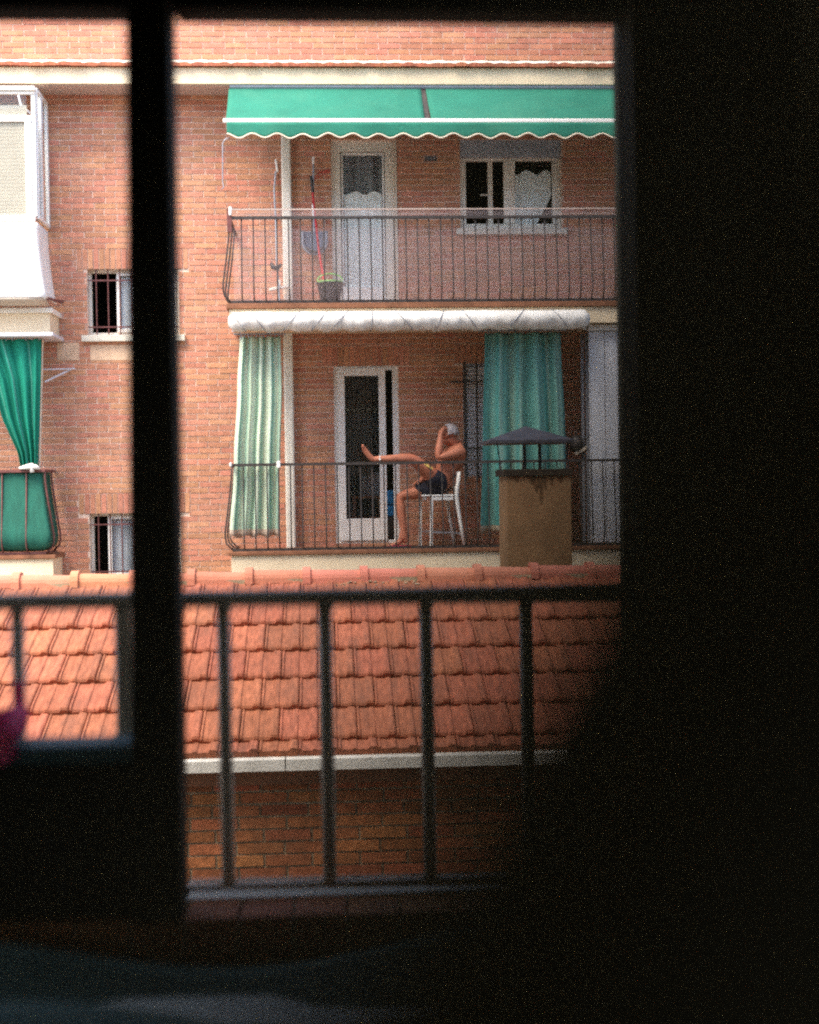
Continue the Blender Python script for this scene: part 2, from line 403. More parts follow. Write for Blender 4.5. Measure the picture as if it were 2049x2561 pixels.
# the 300 bricks that stand free between the two stacks of balconies are pieces, the rest is one part
xa, xb = P(452, 700, YW)[0], P(553, 700, YW)[0]
zlo, zhi = P(500, 1400, YW)[1], P(500, 245, YW)[1]
cand = [r for r in allb if r[0] > xa - 0.2 and r[1] < xb + 0.1 and r[2] > zlo and r[3] < zhi]
xc, xd = P(135, 700, YW)[0], P(215, 700, YW)[0]
cand += [r for r in allb if r[0] > xc - 0.1 and r[1] < xd + 0.2 and P(170, 930, YW)[1] > r[2] > P(170, 1400, YW)[1]]
cand = cand[:236]
cs = set(cand)
ub = unit_mesh('brick', M['brick'])
def put_brick(r, Y, me, parent, dep=0.03, jit=0.0025):
    d = random.uniform(-jit, jit)
    return shared('brick', me, parent, ((r[0]+r[1])/2, Y + dep/2 + d, (r[2]+r[3])/2), (r[1]-r[0], dep, r[3]-r[2]), (0, random.uniform(-.006, .006), random.uniform(-.004, .004)))
for r in cand: put_brick(r, YW, ub, B)
rest = MB()
for r in allb:
    if r in cs: continue
    d = random.uniform(-0.0025, 0.0025); rest.box(r[0], r[1], YW + d, YW + 0.03, r[2], r[3])
for s4 in sold:                                     # soldier courses over the openings
    n = max(3, round((s4[1] - s4[0]) / 0.066)); w = (s4[1] - s4[0]) / n
    for i in range(n):
        r = (s4[0] + i*w + 0.006, s4[0] + (i+1)*w - 0.006, s4[2], s4[3] - random.uniform(0.004, 0.012))
        if s4 in sold[:3] and (i % 1 == 0): put_brick(r, YW - 0.003, ub, B)
        else: rest.box(r[0], r[1], YW - 0.003, YW + 0.03, r[2], r[3])
tag(rest.build('brick_masonry', M['brick'], B), kind='stuff')
for pz in (pl1, pl2): MB().box(pz[0], pz[1], YW + 0.002, YW + 0.03, pz[2], pz[3]).build('plaster_patch', M['plaster'], B)
# rooms behind the openings, floors and ceilings one box each storey
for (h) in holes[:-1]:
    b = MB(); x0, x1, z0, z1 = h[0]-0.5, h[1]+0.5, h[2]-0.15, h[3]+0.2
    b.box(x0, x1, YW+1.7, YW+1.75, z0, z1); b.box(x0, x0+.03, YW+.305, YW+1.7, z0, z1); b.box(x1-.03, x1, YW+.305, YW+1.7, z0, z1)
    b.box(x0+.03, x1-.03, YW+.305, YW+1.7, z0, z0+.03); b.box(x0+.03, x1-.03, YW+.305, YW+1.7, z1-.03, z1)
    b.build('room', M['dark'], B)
# eaves: cream band, soffit, little roof of curved tiles, flashing
YE = 16.57
MB().box(XL, XR, YE, YW + 0.02, zc_b, zc_t).build('cornice', M['cream'], B, bevel=0.006)
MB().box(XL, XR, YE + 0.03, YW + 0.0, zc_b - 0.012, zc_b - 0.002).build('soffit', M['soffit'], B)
slope_y0, slope_y1, zt0 = YE - 0.05, YW + 0.0, zc_t + 0.012
zt1 = zt0 + 0.10
def barrel(name, m):
    b = MB(); n = 6; prof = []
    for k in range(n + 1):
        a = math.pi * k / n; prof.append((-0.088 * math.cos(a), 0.042 * math.sin(a) - .006))
    ring = [(-.088, -.012)] + prof + [(.088, -.012)]; k = len(ring)
    for (y, dz, s_) in ((0, 0, 1.0), (0.50, 0.115, 0.86)):
        b.v += [(x * s_, y, z * s_ + dz) for x, z in ring]
    b.f.append(tuple(range(k))); b.f.append(tuple(reversed(range(k, 2*k))))
    for i in range(k): j = (i+1) % k; b.f.append((i, k+i, k+j, j))
    me = b.mesh(name, m, False); bm = bmesh.new(); bm.from_mesh(me); bmesh.ops.recalc_face_normals(bm, faces=bm.faces); bm.to_mesh(me); bm.free(); return me
bar_me = barrel('roof_tile', M['tile'])
x = XL + 0.1; i = 0
while x < XR - 0.05:
    shared('roof_tile', bar_me, B, (x, slope_y0 + random.uniform(-.012, .012), zt0 + random.uniform(-.004, .004)), (1, 1, 1), (0, 0, random.uniform(-.02, .02)))
    x += 0.150; i += 1
MB().prismx([(slope_y0 + .05, zt0 - .011), (YW + .005, zt0 - .011), (YW + .005, zt0 + .10), (slope_y0 + .05, zt0 + .004)], XL, XR).build('roof_bed', M['tile'], B)
fl = MB(); fl.grid(lambda u, v: (XL + (XR - XL) * u, YW - 0.035 + 0.035 * v - 0.01 * math.sin(u * 190), zt0 + .150 + .035 * v + .006 * math.sin(u * 410) ), 240, 1)
fl.build('flashing', M['stone'], B, solid=0.012)
MB().box(XL, XR, YW - 0.08, YW + 0.4, ZTOP, ZTOP + 0.12).build('parapet_coping', M['cream'], B)
MB().box(XL, XR, YW + 0.30, YW + 6, ZTOP - 0.4, ZTOP - 0.1).build('roof', M['tile'], B)
MB().box(XL - .02, XL, YW, YW + 6, 0, ZTOP - 0.1).build('side_wall', M['brick'], B)
MB().box(XR, XR + .02, YW, YW + 6, 0, ZTOP - 0.1).build('side_wall', M['brick'], B)

# ---- small barred sliding windows
def small_window(h, dark_px, sill=True):
    f = MB(); x0, x1, z0, z1 = h; yf = YW + 0.10
    f.box(x0, x0+.035, yf, yf+.06, z0, z1); f.box(x1-.035, x1, yf, yf+.06, z0, z1)
    f.box(x0+.035, x1-.035, yf, yf+.06, z1-.035, z1); f.box(x0+.035, x1-.035, yf, yf+.06, z0, z0+.04)
    w = f.build('window', M['offwhite'], B, bevel=0.003)
    xm = x0 + dark_px
    s = MB(); a, b, c, d = xm, x1 - .036, z0 + .041, z1 - .036
    s.box(a, a+.045, yf-.02, yf+.012, c, d); s.box(b-.035, b, yf-.02, yf+.012, c, d); s.box(a+.045, b-.035, yf-.02, yf+.012, d-.035, d); s.box(a+.045, b-.035, yf-.02, yf+.012, c, c+.04)
    s.build('sash', M['white'], w, bevel=0.003)
    MB().box(a+.045, b-.035, yf-.006, yf-.002, c+.04, d-.035).build('pane', M['glass'], w)
    n = MB(); n.grid(lambda u, v: (a+.05 + (b-a-.09)*u, yf+.022+.008*math.sin(u*40), c+.04+(d-c-.08)*v), 60, 1)
    n.build('net_curtain', M['greywhite'] if sill else M['shutter_grey'], w)
    if sill:
        MB().box(x0-.07, x1+.07, YW-.06, YW+.098, z0-.075, z0-.002).build('sill', M['stone'], w, bevel=0.006)
    g_ = MB(); zz0, zz1 = z0 + .1, z1 - .13
    nb = 7
    for k in range(nb):
        x = x0 + .05 + (x1 - x0 - .1) * (k + .35) / nb
        g_.tube([(x, YW+.04, z0), (x, YW+.04, z1)], .008, 6)
    for z in (zz0, zz1): g_.bar((x0, YW+.032, z), (x1, YW+.032, z), .016, .006)
    g_.build('window_grille', M['iron_red'], w)
small_window(win_hi, 0.325)
small_window(win_lo, 0.20, sill=False)

# ---- window with roller shutter box on the upper right balcony
def right_window():
    x0, x1, z0, z1 = win_rt; yf = YW + .06
    zs = P(1278, 392, YW)[1]; f = MB()
    f.box(x0, x0+.07, yf, yf+.08, z0, zs); f.box(x1-.10, x1, yf, yf+.08, z0, zs)
    xm0, xm1 = P(1262, 450, YW)[0], P(1290, 450, YW)[0]
    f.box(xm0, xm1, yf-.01, yf+.07, z0+.07, zs-.03)
    f.box(x0+.07, x1-.10, yf, yf+.08, z0, z0+.07); f.box(x0+.07, x1-.10, yf, yf+.08, zs-.03, zs)
    w = f.build('window', M['offwhite'], B, bevel=.004)
    MB().box(x0, x1, YW+.02, YW+.2, zs+.002, z1).build('shutter_box', M['shutter_grey'], w, bevel=.004)
    xs0, xs1 = P(1224, 450, YW)[0], P(1236, 450, YW)[0]
    s = MB(); s.box(xs0, xs1, yf+.09, yf+.12, z0+.07, zs-.03); s.box(xs0-.09, xs0, yf+.10, yf+.115, (z0+zs)/2, (z0+zs)/2+.015)
    s.build('sash', M['offwhite'], w)
    MB().box(xm1+.004, x1-.104, yf+.03, yf+.036, z0+.072, zs-.034).build('pane', M['glass'], w)
    a, b = xm1 + .01, x1 - .11
    def cur(u, v):
        right = b - (b - a) * (0.42 * max(0, (0.55 - v) / 0.55) ** 1.1) if True else b
        top = 0.74 + 0.035 * math.cos(u * 11.5 + 2.6)
        return (a + (right - a) * u, yf + .05 + .008 * math.sin(u * 22), z0 + .075 + (zs - z0 - .11) * v * (top + .09 * 1))
    MB().grid(cur, 40, 24).build('net_curtain', M['net'], w, smooth=True)
    MB().box(x0-.06, x1+.06, YW-.07, YW+.058, z0-.075, z0-.003).build('sill', M['stone'], w, bevel=.006)
right_window()
v = MB(); x0, x1, z0, z1 = vent_o
v.box(x0, x1, YW+.01, YW+.02, z0-.02, z0); v.box(x0, x1, YW+.05, YW+.06, z0, z1)
for k in range(4): v.box(x0 + (x1-x0)*k/4, x0 + (x1-x0)*k/4+.008, YW+.005, YW+.02, z0, z1)
v.build('vent_grille', M['shutter_grey'], B)

# ---- barred window behind the teal curtain
x0, x1, z0, z1 = win_gr
w = MB().box(x0, x0+.03, YW+.03, YW+.1, z0, z1).box(x1-.03, x1, YW+.03, YW+.1, z0, z1).box(x0+.03, x1-.03, YW+.03, YW+.1, z1-.03, z1).box(x0+.03, x1-.03, YW+.03, YW+.1, z0, z0+.03).build('window', M['shutter_grey'], B)
s = MB(); n = 24
for k in range(n):
    a = z0 + .032 + (z1 - z0 - .064) * k / n; b = z0 + .032 + (z1 - z0 - .064) * (k + 1) / n
    s.box(x0+.031, x1-.031, YW+.06, YW+.075, a, b - .006)
s.build('roller_shutter', M['greywhite'], w)
s = MB()
for px in (1163, 1192, 1222, 1252, 1282, 1312): X = P(px, 1000, YW)[0]; s.tube([(X, YW-.04, z0-.05), (X, YW-.04, z1+.02)], .011, 6)
for py in (955, 1122): Z = P(1200, py, YW)[1]; s.bar((x0-.17, YW-.052, Z), (x1+.1, YW-.052, Z), .022, .008)
s.build('window_grille', M['iron'], w)

# ---- upper balcony door
x0, x1, z0, z1 = door_hi; yf = YW + .05
f = MB(); f.box(x0, x0+.105, yf, yf+.08, z0, z1); f.box(x1-.115, x1, yf, yf+.08, z0, z1); f.box(x0+.105, x1-.115, yf, yf+.08, z1-.12, z1)
d = f.build('balcony_door', M['offwhite'], B, bevel=.005)
a, b = x0+.115, x1-.125; zt = z1-.13; zk = P(910, 715, YW)[1]
l = MB(); l.box(a, a+.022, yf+.02, yf+.06, zk, zt); l.box(b-.022, b, yf+.02, yf+.06, zk, zt); l.box(a, b, yf+.02, yf+.06, z0+.02, zk-.001); l.box(a+.022, b-.022, yf+.02, yf+.06, zt-.03, zt)
l.build('door_leaf', M['white'], d, bevel=.004)
MB().box(a+.023, b-.023, yf+.038, yf+.042, zk, zt-.03).build('pane', M['glass'], d)
def nc(u, v): return (a+.03 + (b-a-.06)*u, yf+.052+.004*math.sin(u*30), zk + (P(910, 478, YW)[1] + .02*math.cos(u*13+2.2) - zk) * v)
MB().grid(nc, 40, 6).build('net_curtain', M['net'], d, smooth=True)
MB().grid(lambda u, v: (a-.1 + (b-a+.2)*u, yf+.22+.02*math.sin(u*26), z0+.05 + (zt-z0)*v), 60, 2).build('inner_curtain', M['shutter_grey'], d, smooth=True)
MB().box(x1+.003, x1+.02, YW-.01, YW+.05, z0, z1).build('jamb_trim', M['stone'], d)

# ---- lower balcony sliding door
x0, x1, z0, z1 = door_lo; yf = YW + .02
f = MB(); f.box(x0, x0+.075, yf, yf+.07, z0, z1); f.box(x1-.07, x1, yf, yf+.07, z0, z1); f.box(x0+.075, x1-.07, yf, yf+.07, z1-.05, z1); f.box(x0+.075, x1-.07, yf, yf+.07, z0, z0+.03)
d = f.build('balcony_door', M['white'], B, bevel=.004)
a = x0+.045; b = P(966, 1100, YW)[0]; gx0, gx1 = P(864, 1100, YW)[0], P(949, 1100, YW)[0]; gz1, gz0 = P(905, 940, YW)[1], P(905, 1297, YW)[1]
l = MB(); c, e = z0+.03, z1-.03
l.box(a, gx0, yf-.03, yf-.003, c, e); l.box(gx1, b, yf-.03, yf-.003, c, e); l.box(gx0, gx1, yf-.03, yf-.003, gz1, e); l.box(gx0, gx1, yf-.03, yf-.003, c, gz0)
l.build('door_leaf', M['white'], d, bevel=.004)
MB().box(gx0, gx1, yf-.018, yf-.014, gz0, gz1).build('pane', M['glass'], d)
def dc(u, v): return (gx0+.0 + (gx1-gx0)*.8*u, yf+.12+.02*math.sin(u*34), gz0+.5 + (gz1-gz0-.5)*v)
MB().grid(dc, 50, 2).build('dark_curtain', mat('brown_door_curtain', (0.045, 0.032, 0.020), 0.9, 0.2, 10), d, smooth=True)

# ---- drainpipe beside the doors
pr = MB()
pa, pb = P(721, 230, YW)[1], P(726, 1400, YW)[1]
X1 = P(719, 600, YW)[0]; X2 = P(724, 1100, YW)[0]
pr.box(X1-.055, X1+.055, YW-.085, YW-.004, P(720, 765, YW)[1]+.05, zc_b-.02)
pr.box(X2-.052, X2+.058, YW-.085, YW-.004, P(720, 1380, YW)[1], P(720, 800, YW)[1])
pr.build('downpipe', M['offwhite'], B, bevel=.018)

# ---- balconies ------------------------------------------------------------------
def slab(x0, x1, ztop, zmid, zbot, edge, face, yfront=YB, lip=0.03):
    a = MB().box(x0-lip, x1+lip, yfront-lip, YW-.004, zmid, ztop).build('balcony', edge, B, bevel=.006)
    MB().box(x0, x1, yfront, YW-.006, zbot, zmid-.001).build('balcony_face', face, a, bevel=.004)
    return a
def belly(z0, z1, k=0.085):
    """outward swing of a bellied baluster from rail to foot: (outward, height)"""
    h = z1 - z0; pts = []
    for t in [i / 14 for i in range(15)]:
        if t < .08: o = 0
        elif t < .80: o = k * ((t - .08) / .72) ** 1.15
        else: o = k * math.sqrt(max(0, 1 - ((t - .80) / .20) ** 2.2))
        pts.append((o, z1 - h * t))
    return pts
def railing(x0, x1, zf, zt, step, left=True, right=True, m=M['iron'], k=.085, r=.0075, ext=0.0, yfr=YB, first=None):
    fr = MB()
    fr.bar((x0-.006, yfr, zt), (x1+.006, yfr, zt), .030, .035)
    fr.bar((x0, yfr+.002, zf+.02), (x1, yfr+.002, zf+.02), .028, .022)
    if left: fr.bar((x0, yfr+.02, zt), (x0, YW, zt), .030, .030); fr.bar((x0, yfr+.014, zf+.02), (x0, YW, zf+.02), .02, .02)
    if right: fr.bar((x1, yfr+.02, zt), (x1, YW, zt), .030, .030); fr.bar((x1, yfr+.014, zf+.02), (x1, YW, zf+.02), .02, .02)
    rr = fr.build('balcony_railing', m, B)
    pts = belly(zf+.02, zt-.01, k)
    me = MB().tube([(0, -o, z - zf) for o, z in pts], r, 6).mesh('baluster', m, True)
    x = x0 + (first if first is not None else step)
    while x < x1 - .03:
        shared('baluster', me, rr, (x, yfr+.006, zf)); x += step
    ms = MB().tube([(-o, 0, z - zf) for o, z in pts], r*1.25, 6).mesh('baluster', m, True)
    y = yfr + .01
    while y < YW - .05:
        if left: shared('baluster', ms, rr, (x0, y, zf))
        if right: shared('baluster', ms, rr, (x1, y, zf), (-1, 1, 1))
        y += .40
    return rr
# upper right
ux0 = P(572, 700, YB)[0]; ux1 = 4.35
zu_t = P(800, 758, YB)[1]; zu_b = P(800, 812, YB)[1]; zu_m = P(800, 771, YB)[1]
slab(ux0, ux1, zu_t, zu_m, zu_b, M['slab_edge'], M['cream'])
zr = P(1050, 543, YB)[1]
step_b = (P(1510, 650, YB)[0] - P(608, 650, YB)[0]) / 31.0
rail_u = railing(ux0 + .02, ux1 - .03, zu_t, zr, step_b)
# post knobs at its left corner
kn = MB(); kn.bar((ux0+.02, YB-.01, zr-.16), (ux0+.02, YB-.01, zr+.10), .05, .03); kn.build('corner_bracket', M['iron_red'], rail_u)
# lower right
lx0 = P(577, 1300, YB)[0]; lx1 = 4.35
zl_t = P(800, 1377, YB)[1]; zl_m = P(800, 1386, YB)[1]; zl_b = P(800, 1440, YB)[1] - .1
slab(lx0, lx1, zl_t, zl_m, zl_b, M['slab_edge'], M['cream'])
zrl = P(1050, 1157, YB)[1]
rail_l = railing(lx0 + .02, lx1 - .03, zl_t, zrl, step_b)
kb = MB()
for px, q in ((577, .014), (697, .022)): X, Z = P(px, 1162, YB-.03); kb.box(X-q, X+q, YB-.05, YB-.02, Z-q*1.8, Z+q*1.8)
kb.build('rail_clip', M['white'], rail_l, bevel=.012)
# left, upper and lower
bx1 = P(122, 650, YL)[0]; bx0 = -8.0
zlu_t = P(60, 770, YL)[1]; zlu_m = P(60, 783, YL)[1]; zlu_b = P(60, 833, YL)[1]
slab(bx0, bx1, zlu_t, zlu_m, zlu_b, M['offwhite'], M['cream'], yfront=YL)
bx2 = P(131, 1300, YL)[0]
zll_t = P(60, 1388, YL)[1]; zll_m = P(60, 1398, YL)[1]; zll_b = P(60, 1445, YL)[1] - .1
slab(bx0, bx2, zll_t, zll_m, zll_b, M['slab_edge'], M['cream'], yfront=YL)
bx2r = P(112, 1200, YL)[0]
zrll = P(60, 1178, YL)[1]
rail_ll = railing(bx0, bx2r, zll_t, zrll, .27, left=False, m=M['iron_red'], k=.09, r=.009, yfr=YL, first=.343)
MB().box(bx0, bx1 + .05, YL - .10, YW - .004, zlu_b - .045, zlu_b - .002).build('canopy_ledge', M['greywhite'], B, bevel=.008)
# balconies of the storeys hidden below keep the building whole
for zz in (zl_t - 2.95,):
    slab(ux0, ux1, zz, zz - .05, zz - .25, M['slab_edge'], M['cream']); slab(bx0, bx2, zz, zz - .05, zz - .25, M['slab_edge'], M['cream'], yfront=YL)

# windbreak sheet inside the upper right railing
zt_, zb_ = P(1050, 524, YB+.05)[1], zu_t + .01
wbx0, wbx1 = ux0 + .05, ux1 - .06
def pane_(za_, zb2_, yy, nm): MB().grid(lambda u, v: (wbx0 + (wbx1-wbx0)*u, yy + .004*math.sin(u*60), za_ + (zb2_-za_)*v), 60, 1).build(nm, M['veil'], rail_u, smooth=True)
pane_(P(1050, 546, YB+.05)[1], P(1050, 524, YB+.05)[1], YB+.048, 'windbreak_band')
pane_(zb_, P(1050, 568, YB+.05)[1], YB+.058, 'windbreak_sheet')
MB().box(wbx0, wbx1, YB+.040, YB+.052, zt_, zt_+.012).build('windbreak_hem', M['soffit'], rail_u)
MB().tube([(wbx0-.02, YB-.03, zt_-.07), (wbx0-.015, YB-.02, zt_+.02)], [.014, .020], 8).build('hem_knob', M['white'], rail_u)

# ---- glazed enclosure of the upper left balcony
YQ = YL - .12
f = MB()
def fb(x0, y0, x1, y1, Y=YQ, d=.05):
    X0, X1_, Z0, Z1 = RC(x0, y0, x1, y1, Y); f.box(X0, X1_, Y, Y + d, Z0, Z1)
for off in (0, -178, -356): fb(64+off, 302, 79+off, 540)
fb(-420, 214, 86, 224, YQ-.03, .09); fb(-420, 227, 86, 234)
fb(-420, 288, 79, 303); fb(-420, 540, 88, 553, YQ-.01); fb(80, 235, 90, 540, YQ+.012, .03)
enc = f.build('balcony_enclosure', M['white'], B, bevel=.005)
X0, X1_, Z0, Z1 = RC(-420, 236, 64, 287, YQ); MB().box(X0, X1_, YQ+.03, YQ+.034, Z0, Z1).build('pane', M['glass'], enc)
MB().box(X0, X1_, YQ+.06, YQ+.07, Z0, Z1-.1).build('blind', M['shutter'], enc)
X0, X1_, Z0, Z1 = RC(-420, 304, 64, 539, YQ); MB().box(X0, X1_, YQ+.02, YQ+.024, Z0, Z1).build('pane', M['glass'], enc)
s = MB(); n = 26
for k in range(n): s.box(X0, X1_, YQ+.028, YQ+.034, Z0 + (Z1-Z0)*k/n, Z0 + (Z1-Z0)*(k+1)/n - .002)
s.build('roller_blind', M['shutter'], enc)
s = MB()
XS = P(86, 400, YQ)[0]; zt2, zb2 = P(86, 216, YQ)[1], P(86, 545, YQ)[1]
s.box(XS, XS+.035, YQ+.05, YQ+.09, zb2, zt2); s.box(XS, XS+.035, YW-.08, YW-.005, zb2, zt2); s.box(XS, XS+.035, YQ+.26, YQ+.34, zb2+.04, zt2-.04)
s.box(XS, XS+.035, YQ+.09, YW-.08, zt2-.04, zt2); s.box(XS, XS+.035, YQ+.09, YW-.08, zb2, zb2+.04)
s.build('side_frame', M['white'], enc, bevel=.004)
MB().box(XS+.012, XS+.016, YQ+.09, YW-.08, zb2+.04, zt2-.04).build('side_pane', M['glass'], enc)
cov = MB()
def skirt(u, v):     # white sheet hung over the railing and flaring out to the slab
    z_t, z_b = P(50, 556, YQ)[1], P(50, 745, YQ-.12)[1]
    o = .02 + .14 * v ** 1.7
    L_ = (XS - bx0); D_ = .65
    s_ = u * (L_ + D_)
    wob = .008 * math.sin(s_ * 9 + v * 2) * v
    if s_ < L_: x, y = bx0 + s_, YQ - o - wob
    else: x, y = XS, YQ - o + (s_ - L_)
    if s_ > L_ - .001: x = XS + o * .75; y = max(y, YQ - o)
    else: x = x + (o * .75) * (s_ / L_)
    return (x, y, z_t + (z_b - z_t) * v)
cov.grid(skirt, 90, 14); cov.build('white_cover_sheet', M['white'], enc, solid=.008, smooth=True)
def under(u, v):
    z_b = P(50, 746, YQ-.12)[1]; z_s = zlu_t + .01
    L_ = XS + .12 - bx0
    x = bx0 + u * L_; return (x + .015 * v, YQ - .155 + .14 * v * v, z_b + (z_s - z_b) * v)
MB().grid(under, 40, 6).build('cover_underside', M['shutter'], enc, solid=.008, smooth=True)
MB().bar((XS+.10, YQ-.12, P(110, 748, YQ)[1]), (XS+.16, YW-.02, P(130, 756, YW)[1]), .03).build('cover_edge_rail', M['iron_red'], enc)
s = MB(); A = V(110, 395, YW-.4); s.tube([V(104, 248, YQ+.3), V(106, 300, YQ+.32), V(103, 400, YQ+.3)], .007, 6); s.tube([V(46, 238, YQ+.25), V(52, 262, YQ+.22), V(76, 284, YQ+.1)], .012, 6)
s.build('window_arm', M['greywhite'], enc)

# ---- green screen cloth inside the lower left railing
def scr(u, v):
    z_b = zll_t + .04; z_t = zrll - .01; L_ = bx2r - bx0 - .02; s_ = u * (L_ + .5)
    h = z_t - z_b; t = 1 - v
    o = 0 if t < .08 else .10 * ((t-.08)/.72) ** 1.15 if t < .8 else .10 * math.sqrt(max(0, 1 - ((t-.8)/.2) ** 2.2))
    o -= .018 + .004 * math.sin(s_ * 23)
    if s_ < L_: return (bx0 + s_ + o * (s_ / L_), YL - o, z_b + h * v)
    return (bx0 + L_ + o, YL - o + (s_ - L_), z_b + h * v)
MB().grid(scr, 140, 16).build('windbreak_sheet', M['green_screen'], rail_ll, solid=.003, smooth=True)

# ---- white slatted enclosure on the right of the lower balcony
X0, X1_, Z0, Z1 = RC(1476, 816, 1700, 1356, YB+.12)
s = MB(); s.box(X0, X0+.012, YB+.12, YB+.16, Z0, Z1)
for k in range(8):
    a = X0+.014 + k * .17; s.box(a, a+.164, YB+.13, YB+.15, Z0, Z1-.05)
e2 = s.build('balcony_panel', M['greywhite'], B, bevel=.004)
MB().box(X0-.01, X0+1.4, YB+.09, YB+.2, Z1-.045, Z1+.02).build('head_rail', M['white'], e2, bevel=.005)
s = MB(); a, b, c, d_ = RC(1456, 835, 1474, 1356, YB+.3)
s.box(a, a+.03, YB+.30, YB+.34, c, d_); s.box(a+.045, a+.075, YB+.26, YB+.30, c, d_); s.box(a+.078, b+.03, YB+.22, YB+.25, c, d_)
s.build('side_track', M['metal_grey'], e2)
# ================================================================== awnings, curtains and things on the balconies
def awning():
    """green canvas awning pulled half out from under the eaves over the upper right balcony"""
    t = empty('awning', (0, YW - .1, zc_b - .1), 'green canvas awning with white front bar and scalloped cream edge over the upper right balcony', 'awning')
    YF = 15.98
    xl = P(558, 300, YF)[0]; xr = 4.3
    ztop = P(800, 213, YE+.05)[1] ; zbar = P(1000, 302, YF)[1]
    ya = YE + .04; ztop = zc_b - .035
    xs0, xs1 = P(1053, 222, ya)[0], P(1062, 222, ya)[0]; xe0, xe1 = P(1063, 292, YF)[0], P(1079, 292, YF)[0]
    def cl(xa0, xa1, xb0, xb1):
        def f(u, v):
            x = (xa0 + (xa1-xa0)*u) * (1-v) + (xb0 + (xb1-xb0)*u) * v
            return (x, ya + (YF-ya)*v, ztop + (zbar + .01 - ztop)*v - .018*math.sin(math.pi*v) - .003*math.sin(u*17)*math.sin(math.pi*v))
        return f
    MB().grid(cl(xl+.03, xs0, xl+.03, xe0), 40, 8).build('canvas', M['green'], t, smooth=True, solid=.002)
    MB().grid(cl(xs1+.012, xr, xe1, xr), 40, 8).build('canvas', M['green'], t, smooth=True, solid=.002)
    MB().bar((xl, YF, zbar), (xr+.02, YF, zbar), .048, .04).build('front_bar', M['white'], t, bevel=.01)
    MB().tube([(xl+.04, ya+.01, ztop+.02), (xr, ya+.01, ztop+.02)], .035, 10).build('roller', M['metal_grey'], t)
    zv = P(1000, 340, YF)[1]; per = (P(1530, 340, YF)[0]-P(631, 340, YF)[0]) / 14.4
    x_first = P(631, 340, YF)[0]
    def sc(x): return zv + .024 * math.cos(2*math.pi*(x-x_first)/per) * (1 if True else 0)
    def val(u, v):
        x = xl+.04 + (xr-xl-.04)*u
        zb = sc(x) + .003*math.sin(x*9)
        return (x, YF-.02 - .012*math.sin(x*6.2)*v - .01*v, zbar-.02 + (zb-(zbar-.02))*v)
    MB().grid(val, 320, 5).build('valance', M['green'], t, smooth=True, solid=.002)
    pts = []
    n = 320
    for i in range(n+1):
        p = val(i/n, 1); pts.append((p[0], p[1], p[2]-.003))
    MB().tube(pts, .0085, 6).build('piping', M['piping'], t, smooth=True)
    # folding arms and the dark arm seen through the slit
    for X in (xl+.35, xr-.5): MB().tube([(X, ya+.05, ztop-.12), (X+.25, (ya+YF)/2, (ztop+zbar)/2-.12), (X+.05, YF+.03, zbar-.03)], .016, 8).build('folding_arm', M['greywhite'], t)
    MB().bar(((xs0+xs1)/2, ya-.0, ztop-.03), ((xe0+xe1)/2, YF+.03, zbar-.035), .06, .03).build('folding_arm', M['iron'], t)
    p0 = V(575, 343, YF); c = [p0, V(563, 348, YF), V(557, 358, YF), V(557, 400, YF), V(557, 455, YF), V(560, 468, YF), V(553, 474, YF)]
    MB().tube(c, .006, 6).build('crank_rod', M['metal_grey'], t, smooth=True)
    return t
awning()

def rolled_awning():
    """roller awning wrapped in white plastic, tied along its length"""
    t = empty('rolled_awning', (0, YB, P(1000, 800, YB)[1]), 'rolled up awning wrapped in tied white plastic under the upper balcony slab', 'awning')
    Yr = YB - .12
    a, b = P(572, 802, Yr), P(1474, 794, Yr)
    x0, x1 = a[0], b[0]; z0 = P(1020, 801, Yr)[1]
    n, k = 150, 20
    m = MB(); 
    rows = []
    for i in range(n+1):
        u = i/n; x = x0 + (x1-x0)*u
        e = min(1, (u*(x1-x0)/.05))**.5; e2_ = min(1, ((1-u)*(x1-x0)/.05))**.5; e = min(e, e2_) if i not in (0, n) else .55
        tie = 1 - .035*max(0, math.cos(x*2*math.pi/1.72+1.2))**24
        for j in range(k):
            th = 2*math.pi*j/k
            r = .104 * e * tie * (1 + .02*math.sin(x*5+3*th) + .012*math.sin(x*13+th*2+1) + .012*math.sin(x*31-th*3))
            if math.sin(th) < -.2: r *= 1 + .06*math.sin(x*19) + .05*math.sin(x*43+1)
            m.v.append((x, Yr + r*.98*math.cos(th), z0 + r*math.sin(th)))
    for i in range(n):
        for j in range(k):
            q = i*k+j; w_ = i*k+(j+1) % k; m.f.append((q, w_, w_+k, q+k))
    m.f.append(tuple(range(k))); m.f.append(tuple(n*k+j for j in reversed(range(k))))
    m.build('plastic_wrap', M['plastic_wrap'], t, smooth=True)
    for px in (596, 645, 730, 800, 850, 930, 1010, 1100, 1174, 1290, 1400):
        X = P(px, 800, Yr)[0]; lean = .10 * math.sin(px)
        pts = [(X + lean*math.sin(th), Yr + .108*math.cos(th), z0 + .108*math.sin(th)) for th in [2*math.pi*q/16 for q in range(17)]]
        MB().tube(pts, .0045, 5, cap=False).build('tie_cord', M['metal_grey'], t)
    # torn skirt hanging off the underside
    def hem(u, v):
        x = x0+.03 + (x1-x0-.06)*u
        dz = .016 + .010*math.sin(x*17+2*math.sin(x*3)) + .006*math.sin(x*41) + .004*math.sin(x*97)
        return (x, Yr+.03+.012*math.sin(x*29), z0-.088 - dz*v)
    MB().grid(hem, 260, 3).build('loose_hem', M['plastic_wrap'], t, smooth=True, solid=.003)
    for X in (x0+.3, (x0+x1)/2, x1-.3): MB().bar((X, Yr+.06, z0+.05), (X, YB+.01, z0+.07), .04).build('bracket', M['iron'], t)
    return t
rolled_awning()

